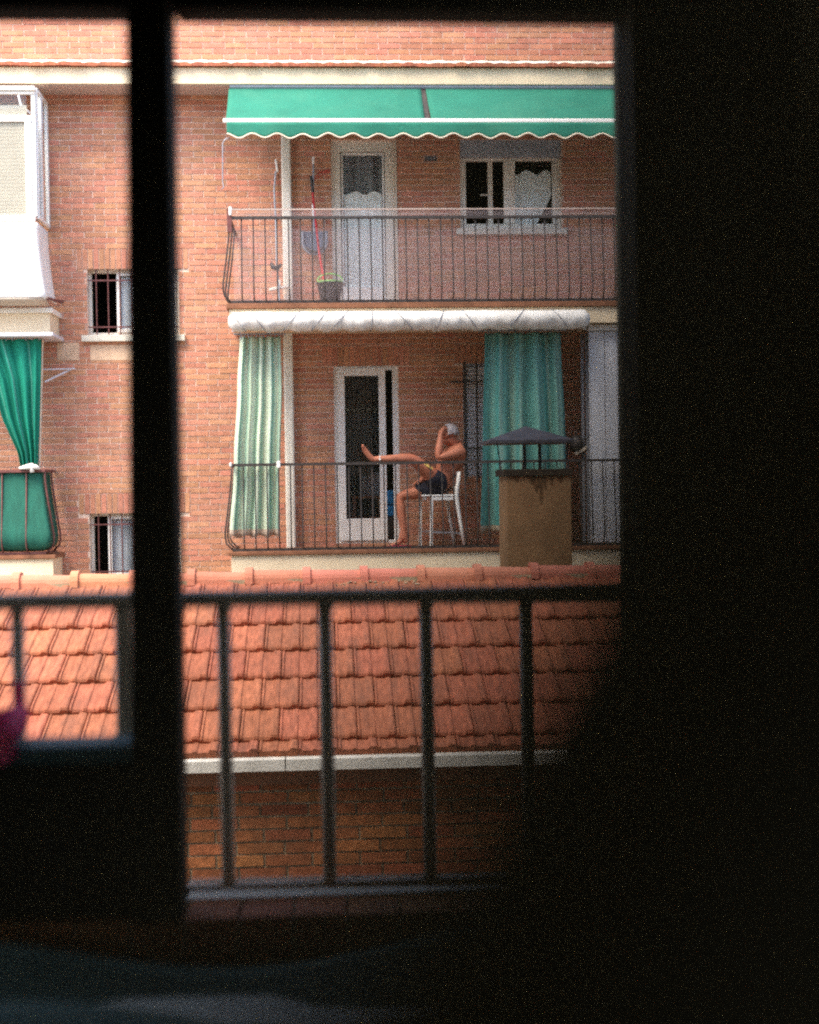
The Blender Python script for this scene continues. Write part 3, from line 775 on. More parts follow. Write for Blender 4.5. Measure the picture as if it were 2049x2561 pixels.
def curtain(name, label, group, tl, tr, bl, br, Y, m, folds, amp, seed, gather=None, hem=.0, hook=True, mid=None):
    """hanging cloth: top-left, top-right, bottom-left, bottom-right pixel corners at distance Y; mid=(v, left, right) narrows it on the way"""
    A, Bp, C_, D = V(*tl, Y), V(*tr, Y), V(*bl, Y), V(*br, Y)
    rnd = random.Random(seed); ph = [rnd.uniform(0, 6.28) for _ in range(6)]
    zt, zb = (A.z + Bp.z)/2, (C_.z + D.z)/2
    def edge(a, b, k, v):
        if mid is None: return a + (b-a)*v
        ks = [0] + [q[0] for q in mid] + [1]; xs = [a] + [P(q[k], 0 if False else q[3], Y)[0] for q in mid] + [b]
        for i in range(len(ks)-1):
            if v <= ks[i+1] + 1e-9:
                t = (v-ks[i])/(ks[i+1]-ks[i]); t = t if gather else t*t*(3-2*t); return xs[i] + (xs[i+1]-xs[i])*t
        return b
    def f(u, v):
        xl_, xr_ = edge(A.x, C_.x, 1, v), edge(Bp.x, D.x, 2, v)
        w_ = (xr_ - xl_) / max(.001, Bp.x - A.x)
        uu = u + .012*math.sin(u*folds*3.1+ph[0]+v*1.5) + .02*math.sin(v*3+ph[1])*u*(1-u)
        x = xl_ + (xr_-xl_)*uu
        a_ = amp * (0.75 + .35*v)
        y = Y + a_*math.sin(2*math.pi*folds*u + ph[2] + .8*math.sin(v*2.2+ph[3])) + a_*.30*math.sin(2*math.pi*folds*2.17*u + ph[4] + v*1.4)*math.sin(u*5+ph[5])
        z = zt + (zb-zt)*v + (hem*math.sin(u*folds*5+ph[5]) if v > .98 else 0)
        return (x, y, z)
    o = MB().grid(f, 150, 44).build(name, m, None, smooth=True, solid=.002, fix=False)
    tag(o, label, 'curtain', group)
    if hook:
        r = MB().tube([(A.x-.06, Y, zt+.03), (Bp.x+.06, Y, zt+.03)], .011, 8)
        n = 11
        for i in range(n):
            X = A.x + (Bp.x-A.x)*(i+.5)/n; r.tube([(X, Y-.0, zt+.045), (X, Y-.012, zt-.02)], .006, 5)
        r.build('curtain_rail', M['metal_grey'], o)
    return o
curtain('striped_curtain', 'pale green and cream striped curtain beside the drainpipe on the lower balcony', 'sun curtains hanging on the balconies',
        (598, 842), (702, 842), (574, 1345), (702, 1338), YB + .10, M['stripe'], 4.6, .036, 3, hem=.01, mid=[(.25, 592, 706, 960), (.62, 584, 703, 1160), (.68, 583, 700, 1180)])
curtain('striped_curtain', 'teal striped curtain hanging in broad folds behind the metal chimney cowl', 'sun curtains hanging on the balconies',
        (1212, 832), (1405, 832), (1204, 1330), (1432, 1330), YB + .16, M['stripe_teal'], 4.3, .060, 11, hem=.01, mid=[(.55, 1208, 1418, 1080)])
gc = curtain('green_curtain', 'dark green curtain gathered to a point at the balcony rail on the far left', 'sun curtains hanging on the balconies',
        (-75, 848), (106, 848), (55, 1180), (93, 1180), YL + .05, M['green_curtain'], 4.3, .035, 5, gather=True, mid=[(.3, -20, 103, 948), (.6, 8, 99, 1047), (.85, 45, 95, 1130)])
ck = MB(); X, Z = P(80, 1168, YL-.02); ck.tube([(X-.14, YL-.03, Z-.01), (X-.03, YL-.06, Z+.005), (X+.05, YL-.05, Z), (X+.09, YL-.03, Z-.02)], [.012, .03, .028, .012], 8); ck.tube([(X, YL-.05, Z+.04), (X+.01, YL-.06, Z-.06)], .022, 8)
ck.build('tie_band', M['white'], gc, smooth=True)
# narrow cream cloth behind the green curtain's edge
cz = MB(); cz.grid(lambda u, v: (P(103 + 6*u - 8*v, 850 + 320*v, YL+.12)[0], YL+.12+.01*math.sin(u*9), P(100, 850 + 320*v, YL+.12)[1]), 6, 20)
cz.build('curtain_lining', M['piping'], gc, solid=.002)

# clothes-drying arm on the wall beside the left balcony
t = MB(); a, b, c = V(112, 955, YW-.35), V(176, 925, YW-.01), V(112, 921, YW-.3)
t.tube([a, b], .011, 6); t.tube([V(105, 924, YW-.3), V(188, 922, YW-.01)], .008, 6)
tag(t.build('clothesline_bracket', M['greywhite']), 'thin pale folding clothesline arm fixed to the brick beside the green curtain', 'bracket')

# ---- things on the upper balcony
zf_u = zu_t
def pole_thing(): pass
Yt = YW - .12
br = MB().tube([V(690, 428, YW-.03), V(686, 475, YW-.05), V(690, 560, YW-.11), V(692, 650, YW-.18), V(700, 765, YW-.24)], .011, 8)
o = br.build('handle', M['metal_grey'], None)
bt = empty('broom', (V(700, 765, YW-.24).x, YW-.24, zf_u), 'grey broom pole leaning on the wall left of the upper drainpipe', 'broom')
adopt(o, bt)
X, Z = P(690, 670, YW-.2); s = MB(); s.tube([(X-.05, YW-.22, Z+.05), (X-.03, YW-.25, Z), (X+.02, YW-.26, Z-.02), (X+.06, YW-.22, Z+.04)], [.02, .03, .03, .015], 8)
s.build('hook_head', M['bucket'], bt, smooth=True)
s = MB(); s.tube([V(694, 430, YW-.03), V(690, 398, YW-.02)], .013, 6); s.build('grip', M['white'], bt)
# sloping little pipe foot
s = MB(); A = V(727, 716, YW-.1); s.bar(V(674, 725, YW-.2), V(722, 716, YW-.14), .035, .07); s.bar(V(700, 700, YW-.2), V(698, 722, YW-.2), .03, .03)
tag(s.build('pipe_outlet', M['offwhite'], None, bevel=.008), 'short white drain outlet sticking out of the foot of the upper drainpipe', 'drain pipe')
# long-handled dustpan hung on the wall
dt = empty('dustpan', V(787, 600, YW-.08), 'blue grey long handled dustpan hanging on the brick beside the upper balcony door', 'dustpan')
MB().tube([V(784, 408, YW-.05), V(784, 500, YW-.06), V(786, 582, YW-.09)], .011, 8).build('handle', M['metal_grey'], dt)
X0, Z0 = P(787, 606, YW-.1)
half = [(-.135, .125), (.135, .125), (.138, 0)] + [(.138*math.cos(a), -.14*math.sin(a)) for a in [math.pi*i/12 for i in range(1, 12)]] + [(-.138, 0)]
MB().prism([(X0+x, Z0+z) for x, z in half], YW-.10, YW-.09).build('pan', M['blue_grey'], dt)
s = MB(); arc = [(X0+.138*math.cos(a), YW-.12, Z0-.14*math.sin(a)) for a in [math.pi*i/14 for i in range(0, 15)]]
arc = [(X0+.138, YW-.12, Z0+.125)] + arc + [(X0-.138, YW-.12, Z0+.125)]
s.tube(arc, .018, 6); s.build('rim', M['metal_grey'], dt)
s = MB(); arc = [(X0+.105*math.cos(a), YW-.13, Z0-.02-.10*math.sin(a)) for a in [math.pi*(.12+.76*i/10) for i in range(11)]]
s.tube(arc, [.006]+[.020]*9+[.006], 6); s.build('lip', M['iron'], dt)
MB().tube([V(784, 392, YW-.05), V(784, 410, YW-.05)], .014, 8).build('grip', M['white'], dt)
# bucket, wringer and red mop
Yk = YW - .42
kx, _ = P(826, 730, Yk); kz = zf_u
kt = empty('bucket', (kx, Yk, kz), 'black mop bucket with a lime green wringer standing on the upper balcony', 'bucket')
zb_top = P(826, 708, Yk)[1]; hb = zb_top - kz
MB().lathe((kx, Yk, kz), [(.10, 0), (.145, hb-.02), (.165, hb-.015), (.165, hb), (.14, hb), (.095, .02)], 20).build('pail', M['bucket'], kt, smooth=False, bevel=.004)
MB().lathe((kx, Yk, kz+hb-.03), [(.07, 0), (.135, .02), (.145, .05), (.12, .055), (.06, .02)], 18).build('wringer', M['lime'], kt, smooth=True)
s = MB(); s.tube([(kx+.145*math.cos(a), Yk-.03, kz+hb+.02+.085*math.sin(a)) for a in [math.pi*i/12 for i in range(13)]], .008, 6); s.build('bail', M['lime'], kt)
mt = empty('mop', (kx-.03, Yk, kz), 'red handled mop standing in the black bucket and leaning on the wall', 'mop')
MB().tube([V(812, 712, Yk+.0), V(797, 620, YW-.25), V(780, 462, YW-.07)], .0125, 8).build('handle', M['red'], mt)
MB().tube([V(783, 482, YW-.09), V(778, 440, YW-.05)], .018, 8).build('grip', M['iron'], mt)
MB().tube([V(783, 512, YW-.12), V(785, 545, YW-.16)], .0145, 8).build('sleeve', M['net'], mt)
MB().lathe((P(812, 712, Yk)[0], Yk, kz+hb-.10), [(.03, 0), (.05, .03), (.045, .07), (.015, .12)], 12).build('mop_head', M['net'], mt)
# thin red cord from the wall hook
s = MB(); s.tube([V(783, 448, YW-.06), V(800, 432, YW-.02), V(824, 424, YW-.01)], .005, 5); s.tube([V(783, 452, YW-.06), V(806, 436, YW-.02), V(826, 428, YW-.01)], .004, 5)
tag(s.build('cord', M['red']), 'thin red cord tied from the mop grip to the wall beside the upper door', 'cord')

# ---- things on the lower balcony
s = MB()
wt = empty('water_pack', V(968, 1290, YW+.28), 'blue wrapped stack of water packs just inside the sliding door', 'packs')
for i, (py0, py1) in enumerate(((1226, 1262), (1264, 1292))):
    X0, X1_, Z0, Z1 = RC(955, py0, 990, py1, YW+.22); MB().box(X0, X1_, YW+.2, YW+.42, Z0, Z1).build('pack', M['blue'], wt, bevel=.02)
X0, X1_, Z0, Z1 = RC(955, 1293, 990, 1352, YW+.22); MB().box(X0, X1_, YW+.2, YW+.42, Z0, Z1).build('crate', M['iron'], wt, bevel=.01)
kt2 = empty('kitchen_table', V(915, 1340, YW+.6), 'small table dimly seen through the glass of the sliding door', 'table')
X0, X1_, Z0, Z1 = RC(880, 1240, 955, 1300, YW+.6)
MB().box(X0, X1_, YW+.45, YW+.9, Z1-.03, Z1).build('table_top', M['slab_edge'], kt2)
for x in (X0+.03, X1_-.03):
    for y in (YW+.48, YW+.87): MB().bar((x, y, door_lo[2]), (x, y, Z1-.03), .035).build('leg', M['slab_edge'], kt2)
X0, X1_, Z0, Z1 = RC(905, 1182, 950, 1212, YW+.55); 
bx_ = MB().box(X0, X1_, YW+.5, YW+.75, P(915, 1240, YW+.6)[1]+.001, Z1).build('microwave_oven', M['metal_grey'], None, bevel=.008)
tag(bx_, 'grey box of a small oven on the table behind the door glass', 'oven')
# dark hanging lantern at the right end of the rail
lt = empty('lantern', V(1441, 1108, YB+.3), 'dark round lantern hanging from a bracket beside the white panel', 'lantern')
X, Z = P(1441, 1110, YB+.3)
MB().lathe((X, YB+.3, Z-.10), [(.03, 0), (.07, .03), (.085, .09), (.08, .15), (.045, .19), (.02, .2)], 14).build('globe', M['iron'], lt, smooth=True)
MB().tube([(X, YB+.3, Z+.1), (X+.01, YB+.3, Z+.16), (X+.07, YB+.3, Z+.17)], .008, 6).build('hanger', M['iron'], lt)
MB().bar((X-.02, YB+.26, Z-.115), (X+.12, YB+.26, Z-.04), .035, .02).build('bracket', M['shutter'], lt)
# ================================================================== the man on the lower balcony and his chair
YF_ = zl_t                        # balcony floor height
def floor_pt(px, Y): return Vector((P(px, 1300, Y)[0], Y, YF_))
ct = empty('chair', floor_pt(1110, 16.45), 'white plastic chair the man sits on behind the lower balcony railing', 'chair')
yn, yfar = 16.28, 16.66
def CP(px, py, Y):
    x, z = P(px, py, 16.45); return Vector((x, Y, z))
zs_ = P(1100, 1240, 16.45)[1]
zf0 = YF_ + .002
for Y in (yn, yfar):
    dx = 0 if Y == yn else -.10
    fx = CP(1078, 1300, Y).x + dx; s = MB(); s.bar((fx+.0, Y, zs_-.01), (fx-.012, Y, zf0), .034, .030); s.build('leg', M['chair'], ct, bevel=.007)
    s = MB(); pts = [CP(1146, 1180, Y), CP(1141, 1215, Y), CP(1139, 1240, Y), CP(1144, 1280, Y), CP(1150, 1315, Y), CP(1158, 1357, Y)]
    pts = [p + Vector((dx*.8, 0, 0)) for p in pts]; pts[-1].z = zf0
    s.tube(pts, [.018, .022, .024, .022, .020, .016], 8); s.build('back_leg', M['chair'], ct, smooth=True)
sx0, sx1 = CP(1054, 1240, yn).x, CP(1141, 1240, yn).x
MB().box(sx0, sx1, yn-.02, yfar+.02, zs_-.006, zs_+.016).build('seat', M['chair'], ct, bevel=.01)
MB().box(sx0+.10, sx1-.02, yn-.012, yn+.004, zs_-.045, zs_-.007).box(sx0+.03, sx0+.045, yn+.01, yfar-.01, zs_-.045, zs_-.007).build('seat_skirt', M['chair'], ct)
bk = MB(); t0, t1 = CP(1144, 1186, yn), CP(1140, 1222, yn)
bk.bar((t0.x, yn+.01, t0.z), (t0.x-.06, yfar, t0.z), .06, .018)
bk.bar((t1.x, yn+.01, t1.z), (t1.x-.06, yfar, t1.z), .05, .016); bk.build('backrest', M['chair'], ct, bevel=.006)
s = MB(); zc_ = P(1100, 1330, 16.45)[1]
s.bar((CP(1078,1330,yn).x, yn, zc_), (CP(1152,1330,yn).x, yn, zc_-.01), .014); s.bar((CP(1078,1330,yn).x-.1, yfar, zc_), (CP(1152,1330,yn).x-.08, yfar, zc_-.01), .014)
s.build('stretcher', M['metal_grey'], ct)

class Skel:
    fat = 1.10
    def __init__(s): s.v = []; s.r = []; s.e = []
    def j(s, p, r, prev=None):
        s.v.append(tuple(p)); s.r.append(r if isinstance(r, tuple) else (r, r))
        if prev is not None: s.e.append((prev, len(s.v)-1))
        return len(s.v)-1
    def chain(s, start, items):
        k = start
        for p, r in items: k = s.j(p, r, k)
        return k
    def build(s, name, m, parent, sub=2, root=0):
        me = bpy.data.meshes.new(name); me.from_pydata(s.v, s.e, []); me.materials.append(m)
        o = bpy.data.objects.new(name, me); COL.objects.link(o)
        sk = o.modifiers.new('skin', 'SKIN'); sk.use_smooth_shade = True
        for i, d in enumerate(me.skin_vertices[0].data): d.radius = (s.r[i][0]*s.fat, s.r[i][1]*s.fat); d.use_root = (i == root)
        ss = o.modifiers.new('sub', 'SUBSURF'); ss.levels = sub; ss.render_levels = sub
        if parent: adopt(o, parent)
        return o

def PP(px, py, Y):      # drawn at the man's distance, then moved nearer or farther while keeping its height and place along the rail
    x, z = P(px, py, 16.40); return Vector((x, Y, z))
man = empty('person', floor_pt(1105, 16.45), 'bare chested man in dark swim shorts, one leg on the rail, hand to his forehead', 'person')
S = Skel()
pel = S.j(PP(1112, 1218, 16.46), (.135, .115))
bel = S.j(PP(1110, 1190, 16.46), (.135, .130), pel)
ch = S.j(PP(1129, 1155, 16.46), (.152, .142), bel)
up = S.j(PP(1141, 1129, 16.46), (.118, .100), ch)
nk = S.j(PP(1137, 1110, 16.45), .055, up)
h1 = S.j(PP(1127, 1098, 16.44), (.080, .078), nk)
h2 = S.j(PP(1121, 1084, 16.44), (.088, .085), h1)
h3 = S.j(PP(1126, 1071, 16.44), (.062, .060), h2)
# near arm: shoulder, elbow, wrist at the forehead
sh = S.j(PP(1151, 1128, 16.28), .066, up)
ua = S.j(PP(1126, 1137, 16.25), .050, sh)
el = S.j(PP(1093, 1146, 16.24), .042, ua)
fa = S.j(PP(1096, 1122, 16.26), .043, el)
wr = S.j(PP(1100, 1092, 16.30), .028, fa)
pm = S.j(PP(1104, 1078, 16.33), (.036, .020), wr)
for k, (dx, dy, l) in enumerate(((8, -7, 1.0), (11, -4, 1.1), (12, 0, 1.0), (11, 5, .8))):
    a = S.j(PP(1104+dx*.6, 1078+dy-2, 16.335+.006*k), .011, pm); b_ = S.j(PP(1104+dx*1.25*l, 1077+dy*1.1, 16.35+.006*k), .0095, a); S.j(PP(1104+dx*1.8*l, 1080+dy*1.1, 16.37+.006*k), .008, b_)
th = S.j(PP(1097, 1084, 16.35), .012, pm); S.j(PP(1099, 1091, 16.37), .010, th)
# far arm resting on the far thigh
s2 = S.j(PP(1139, 1128, 16.64), .066, up)
u2 = S.j(PP(1128, 1155, 16.70), .048, s2)
e2_ = S.j(PP(1112, 1186, 16.72), .041, u2)
f2 = S.j(PP(1088, 1192, 16.66), .038, e2_)
w2 = S.j(PP(1064, 1196, 16.60), .027, f2)
p2 = S.j(PP(1054, 1200, 16.585), (.036, .020), w2)
for k in range(4):
    a = S.j(PP(1046, 1204, 16.555+.02*k), .011, p2); b_ = S.j(PP(1040, 1209, 16.553+.021*k), .0095, a); S.j(PP(1036, 1215, 16.553+.021*k), .008, b_)
th = S.j(PP(1052, 1206, 16.545), .012, p2); S.j(PP(1046, 1211, 16.53), .010, th)
# near leg, up on the rail
hp = S.j(PP(1102, 1214, 16.35), (.105, .100), pel)
t1 = S.j(PP(1072, 1184, 16.28), (.088, .082), hp)
kn_ = S.j(PP(1032, 1149, 16.19), (.058, .056), t1)
sn = S.j(PP(1004, 1148, 16.14), (.058, .056), kn_)
s3 = S.j(PP(968, 1149, 16.08), (.041, .040), sn)
an = S.j(PP(942, 1149, 16.05), .034, s3)
hl = S.j(PP(932, 1152, 16.04), .034, an)
ft = S.j(PP(921, 1142, 16.03), (.034, .028), hl)
bl_ = S.j(PP(911, 1128, 16.02), (.036, .020), ft)
for k, (dy, r) in enumerate(((0, .015), (1.2, .011), (2.4, .010), (3.6, .0095), (5, .009))):
    Yk_ = 15.985 + .018*k
    a = S.j(PP(906.5 - (0 if k else 1), 1119 + dy, Yk_), r, bl_); S.j(PP(904.5, 1113.5 + dy*1.5, Yk_), r*.9, a)
# far leg, foot on the floor
hp2 = S.j(PP(1100, 1222, 16.58), (.100, .095), pel)
t2 = S.j(PP(1050, 1231, 16.62), (.082, .075), hp2)
k2 = S.j(PP(1000, 1243, 16.60), (.060, .058), t2)
c2 = S.j(PP(1004, 1274, 16.58), (.060, .056), k2)
c3 = S.j(PP(1010, 1312, 16.57), (.045, .043), c2)
a2 = S.j((PP(1013, 1338, 16.57)), .036, c3)
ft2 = Vector((PP(1008, 1340, 16.56).x, 16.56, YF_ + .045)); hl2 = S.j(ft2 + Vector((.045, 0, -.005)), .036, a2)
f_ = S.j(ft2 + Vector((-.05, -.01, -.008)), (.036, .026), a2)
g_ = S.j(ft2 + Vector((-.11, -.02, -.020)), (.040, .018), f_)
for k in range(5):
    a = S.j(ft2 + Vector((-.145+.005*k, -.055+.018*k, -.026)), .012-.0008*k, g_); S.j(ft2 + Vector((-.17+.008*k, -.058+.018*k, -.028)), .010-.0008*k, a)
# nose, chin, ear
nz = S.j(PP(1103, 1090, 16.44), .014, h2); S.j(PP(1099.5, 1092, 16.44), .010, nz)
S.j(PP(1110, 1104, 16.44), .026, h1)
e_ = S.j(PP(1127, 1088, 16.352), (.020, .009), h2)
S.build('body', M['skin'], man, 2)
# shorts
T = Skel(); T.fat = 1.06
a0 = T.j(PP(1114, 1218, 16.46), (.158, .142)); T.j(PP(1108, 1196, 16.45), (.152, .150), a0)
b0 = T.j(PP(1100, 1213, 16.35), (.128, .124), a0); T.j(PP(1071, 1184, 16.275), (.104, .100), T.j(PP(1082, 1195, 16.30), (.116, .112), b0))
c0 = T.j(PP(1098, 1221, 16.58), (.112, .106), a0); T.j(PP(1036, 1224, 16.62), (.098, .092), T.j(PP(1068, 1226, 16.61), (.100, .094), c0))
T.build('swim_shorts', M['shorts'], man, 1)
# hair on the back and crown of the head, eyes and brows
hb_ = bmesh.new(); bmesh.ops.create_icosphere(hb_, subdivisions=4, radius=1)
cc = PP(1124.5, 1082, 16.44)
for v_ in list(hb_.verts):
    if v_.co.x + .12*math.sin(v_.co.y*9+v_.co.z*13) < -.28 - .25*v_.co.z or v_.co.z + .10*math.sin(v_.co.y*11+v_.co.x*8) < -.34: hb_.verts.remove(v_)
for v_ in hb_.verts:
    n_ = 1 + .09*math.sin(v_.co.x*21+v_.co.y*17+v_.co.z*9) * math.cos(v_.co.z*17-v_.co.y*11)
    v_.co = Vector((v_.co.x*.106, v_.co.y*.100, v_.co.z*.098)) * n_ + cc
hm = bpy.data.meshes.new('hair'); hb_.to_mesh(hm); hb_.free(); hm.materials.append(M['hair'])
for p in hm.polygons: p.use_smooth = True
ho = bpy.data.objects.new('hair', hm); COL.objects.link(ho); md = ho.modifiers.new('thickness', 'SOLIDIFY'); md.thickness = .006; md.offset = 1; adopt(ho, man)
for Yk_ in (16.395, 16.485):
    X, Z = P(1107, 1086, 16.40); MB().lathe((X, Yk_, Z-.008), [(.001, 0), (.009, .004), (.011, .009), (.008, .014), (.001, .017)], 8).build('eye', M['white'], man, smooth=True)
    MB().bar((X-.004, Yk_-.015, Z+.018), (X-.004, Yk_+.015, Z+.020), .008, .006).build('eyebrow', M['hair'], man)
X, Z = P(1105, 1099, 16.40); MB().bar((X-.008, 16.415, Z), (X-.008, 16.465, Z), .007, .006).build('mouth', mat('lips', (.42, .12, .09), .5), man)
c_ = PP(947, 1149, 16.055)
s = MB(); s.tube([c_ + Vector((0, .037*math.cos(a), .037*math.sin(a))) for a in [2*math.pi*i/18 for i in range(19)]], .004, 5, cap=False)
s.box(c_.x-.010, c_.x+.010, c_.y-.048, c_.y-.036, c_.z-.012, c_.z+.008)
tag(s.build('anklet', M['white']), 'thin anklet with a white charm round the ankle of the raised leg', 'anklet')
s = MB(); s.tube([PP(1036, 1141, 16.20), PP(1050, 1152, 16.19), PP(1078, 1172, 16.17)], [.008, .010, .008], 6); s.tube([PP(1038, 1146, 16.19), PP(1052, 1158, 16.18), PP(1079, 1175, 16.165)], .006, 6)
tag(s.build('stick', M['yellow'], None), 'yellow wooden stick lying along the thigh of the seated man', 'stick')
# flip-flops under the near edge
for px, py, l in ((985, 16.40, 'pink flip-flop lying on the balcony floor beside the foot of the seated man'), (1000, 16.52, 'dark pink flip-flop half under the foot of the seated man')):
    o_ = floor_pt(px, py); s = MB(); 
    pts = [(.13*math.cos(a), .045*math.sin(a)*(1+.25*math.cos(a))) for a in [2*math.pi*i/18 for i in range(18)]]
    n = 18; s.v += [(o_.x+x, py+y, YF_+.001) for x, y in pts] + [(o_.x+x, py+y, YF_+.018) for x, y in pts]
    s.f = [tuple(reversed(range(n))), tuple(range(n, 2*n))] + [(i, (i+1) % n, n+(i+1) % n, n+i) for i in range(n)]
    fo = s.build('flip_flop', M['pink'], None); tag(fo, l, 'flip-flop', 'flip-flops by the seated man')
    MB().tube([(o_.x-.03, py-.045, YF_+.012), (o_.x-.06, py, YF_+.05), (o_.x-.03, py+.045, YF_+.012)], .006, 5).build('strap', M['bucket'], fo)

# ================================================================== the low brick house with the tiled roof
YG, YR = 8.0, 9.86
zg = P(1024, 1884, YG)[1]; zr_ = P(900, 1450, YR)[1]
hx0, hx1 = -4.2, 4.2
hs = empty('low_brick_house', (0, 8.1, 0), 'low brick house with an orange tiled roof and pale concrete eaves edge below the balconies', 'house')
pit = math.atan2(zr_ - zg, YR - YG)
def roof_pt(x, u, n=0):            # u metres up the slope from the eaves, n metres off the slope
    return Vector((x, YG + u*math.cos(pit) - n*math.sin(pit), zg + u*math.sin(pit) + n*math.cos(pit)))
SL = (YR - YG) / math.cos(pit)
s = MB(); s.prismx([(YG+.02, zg-.06), (YR, zr_-.07), (YR+1.9, zr_-.9), (YR+1.9, zr_-1.0), (YG+.02, zg-.16)], hx0, hx1)
s.build('roof_deck', M['slab_edge'], hs)
TW, TE = .2215, .325
def tile_mesh(name, m):
    prof = [(0, .002), (.02, .010), (.06, .010), (.08, .001), (.33, .000), (.37, .0065), (.45, .0065), (.49, 0), (.74, .001), (.78, .010), (.80, .0135), (.93, .0135), (.97, .009), (.985, .002)]
    rows = [(0.006, -.016, .0), (-.002, .000, 1), (.007, .013, 1), (.028, .0185, 1), (TE + .03, -.018, 1)]
    b = MB(); k = len(prof)
    for (u, base, f) in rows:
        for (x, h) in prof:
            fr = 1 + .35*(f and (u < .03))
            b.v.append((x*TW, u, base + (h*fr + .018 if f else 0)))
    for (u, base) in ((TE + .03, -.030), (0.0, -.012)):
        for (x, h) in prof: b.v.append((x*TW, u, base))
    R_ = 6
    for r in range(R_):
        for i in range(k-1):
            a = r*k+i; b.f.append((a, a+1, a+1+k, a+k))
    bm = None
    me = b.mesh(name, m, False)
    bm = bmesh.new(); bm.from_mesh(me); bmesh.ops.remove_doubles(bm, verts=bm.verts, dist=.0003)
    bmesh.ops.holes_fill(bm, edges=bm.edges); bmesh.ops.recalc_face_normals(bm, faces=bm.faces); bm.to_mesh(me); bm.free()
    return me
tm = tile_mesh('roof_tile', M['tile'])
rot = Euler((pit, 0, 0))
first_u = -.195
nrow = int((SL - first_u) / TE) + 1
xoff = roof_pt(0, 0).x + P(891, 1600, 8.9)[0]
for r in range(nrow):
    u = first_u + r*TE
    nx = int((hx1-hx0)/TW) - 1
    for i in range(nx):
        x = hx0 + .05 + i*TW + (TW/2 if r % 2 else 0)
        p = roof_pt(x, max(u, -.0) if False else u, .006)
        if u < 0: continue
        shared('roof_tile', tm, hs, p + Vector((0, random.uniform(-.004, .004), 0)), (1, 1, 1), (pit + random.uniform(-.006, .006), random.uniform(-.005, .005), random.uniform(-.004, .004)))
# the eaves course: cut tiles ending behind the concrete edge
tcm = MB()
for r in (0,):
    pass
short = tm.copy(); short.name = 'eaves_tile'
for v_ in short.vertices:
    if v_.co.y < .19: v_.co.y = .19 + (v_.co.y) * .04
nx = int((hx1-hx0)/TW) - 1
for i in range(nx):
    x = hx0 + .05 + i*TW
    shared('roof_tile', short, hs, roof_pt(x, first_u, .004), (1, 1, 1), (pit, 0, random.uniform(-.005, .005)))
# ridge tiles with collars
def ridge_mesh(name, m, L_=.408):
    b = MB(); n = 10; rows = [(0, .100, 1.0), (.055, .100, 1.0), (.060, .082, 1.0), (L_+.02, .074, 1.0)]
    for (x, r_, q) in rows:
        for k in range(n+1):
            a = math.pi*k/n; c_, s__ = math.cos(a), math.sin(a)
            sg = 1 if c_ >= 0 else -1
            b.v.append((x, -r_*1.0*sg*abs(c_)**.75, r_*1.08*abs(s__)**.75))
        for k in range(n+1):
            a = math.pi*(n-k)/n; c_, s__ = math.cos(a), math.sin(a); sg = 1 if c_ >= 0 else -1
            b.v.append((x, -(r_-.016)*sg*abs(c_)**.75, (r_-.016)*abs(s__)**.75 - .004))
    K = 2*(n+1)
    for r in range(len(rows)-1):
        for k in range(K):
            a = r*K+k; c_ = r*K+(k+1) % K; b.f.append((a, c_, c_+K, a+K))
    b.f.append(tuple(range(K))); b.f.append(tuple((len(rows)-1)*K + k for k in reversed(range(K))))
    me = b.mesh(name, m); bm = bmesh.new(); bm.from_mesh(me); bmesh.ops.recalc_face_normals(bm, faces=bm.faces); bm.to_mesh(me); bm.free(); return me
rm_ = ridge_mesh('ridge_tile', M['ridge'])
xr0 = P(612, 1440, YR)[0] ; Lr = (P(1324, 1425, YR)[0] - P(470, 1440, YR)[0]) / 6.0
x = P(470, 1440, YR)[0] - 9*Lr
zrb = P(900, 1456, YR-.08)[1]
while x < hx1:
    if x > hx0: shared('ridge_tile', rm_, hs, (x, YR, zrb + random.uniform(-.003, .003)), (Lr/.408, 1, 1), (0, random.uniform(-.010, .010), random.uniform(-.01, .01)))
    x += Lr
mo = MB(); rnd = random.Random(4)
for k in range(36):
    x = rnd.uniform(hx0, hx1); 
    if rnd.random() < .75: x = rnd.uniform(P(820, 1450, YR)[0], P(1060, 1450, YR)[0])
    w_ = rnd.uniform(.004, .016); h_ = rnd.uniform(.004, .010); y = YR - rnd.uniform(.085, .135)
    z = zg + (y - YG)*math.tan(pit) + .022 + rnd.uniform(0, .01)
    mo.lathe((x, y, z), [(w_*.5, 0), (w_, h_*.6), (w_*.6, h_*1.2)], 6)
tag(mo.build('mortar_crumbs', M['mortar_near'], hs), kind='stuff')
MB().box(hx0, hx1, YR-.075, YR+.075, zrb-.09, zrb+.03).build('ridge_mortar', M['mortar_near'], hs)
# concrete eaves edge in lengths
zt__, zb__ = P(1024, 1877, YG-.05)[1], P(1024, 1908, YG-.05)[1]
zt__ = zg + .0
xj = P(713, 1890, YG-.05)[0]; step_g = 1.95; xs_ = [xj + k*step_g for k in range(-2, 3)]
xs_ = [hx0] + [q for q in xs_ if hx0 < q < hx1] + [hx1]
for a, b in zip(xs_, xs_[1:]):
    MB().prismx([(YG-.06, zt__-.068), (YG-.06, zt__-.006), (YG-.052, zt__), (YG+.04, zt__+.004), (YG+.04, zt__-.068)], a+.003, b-.003).build('eaves_edge', M['concrete'], hs)
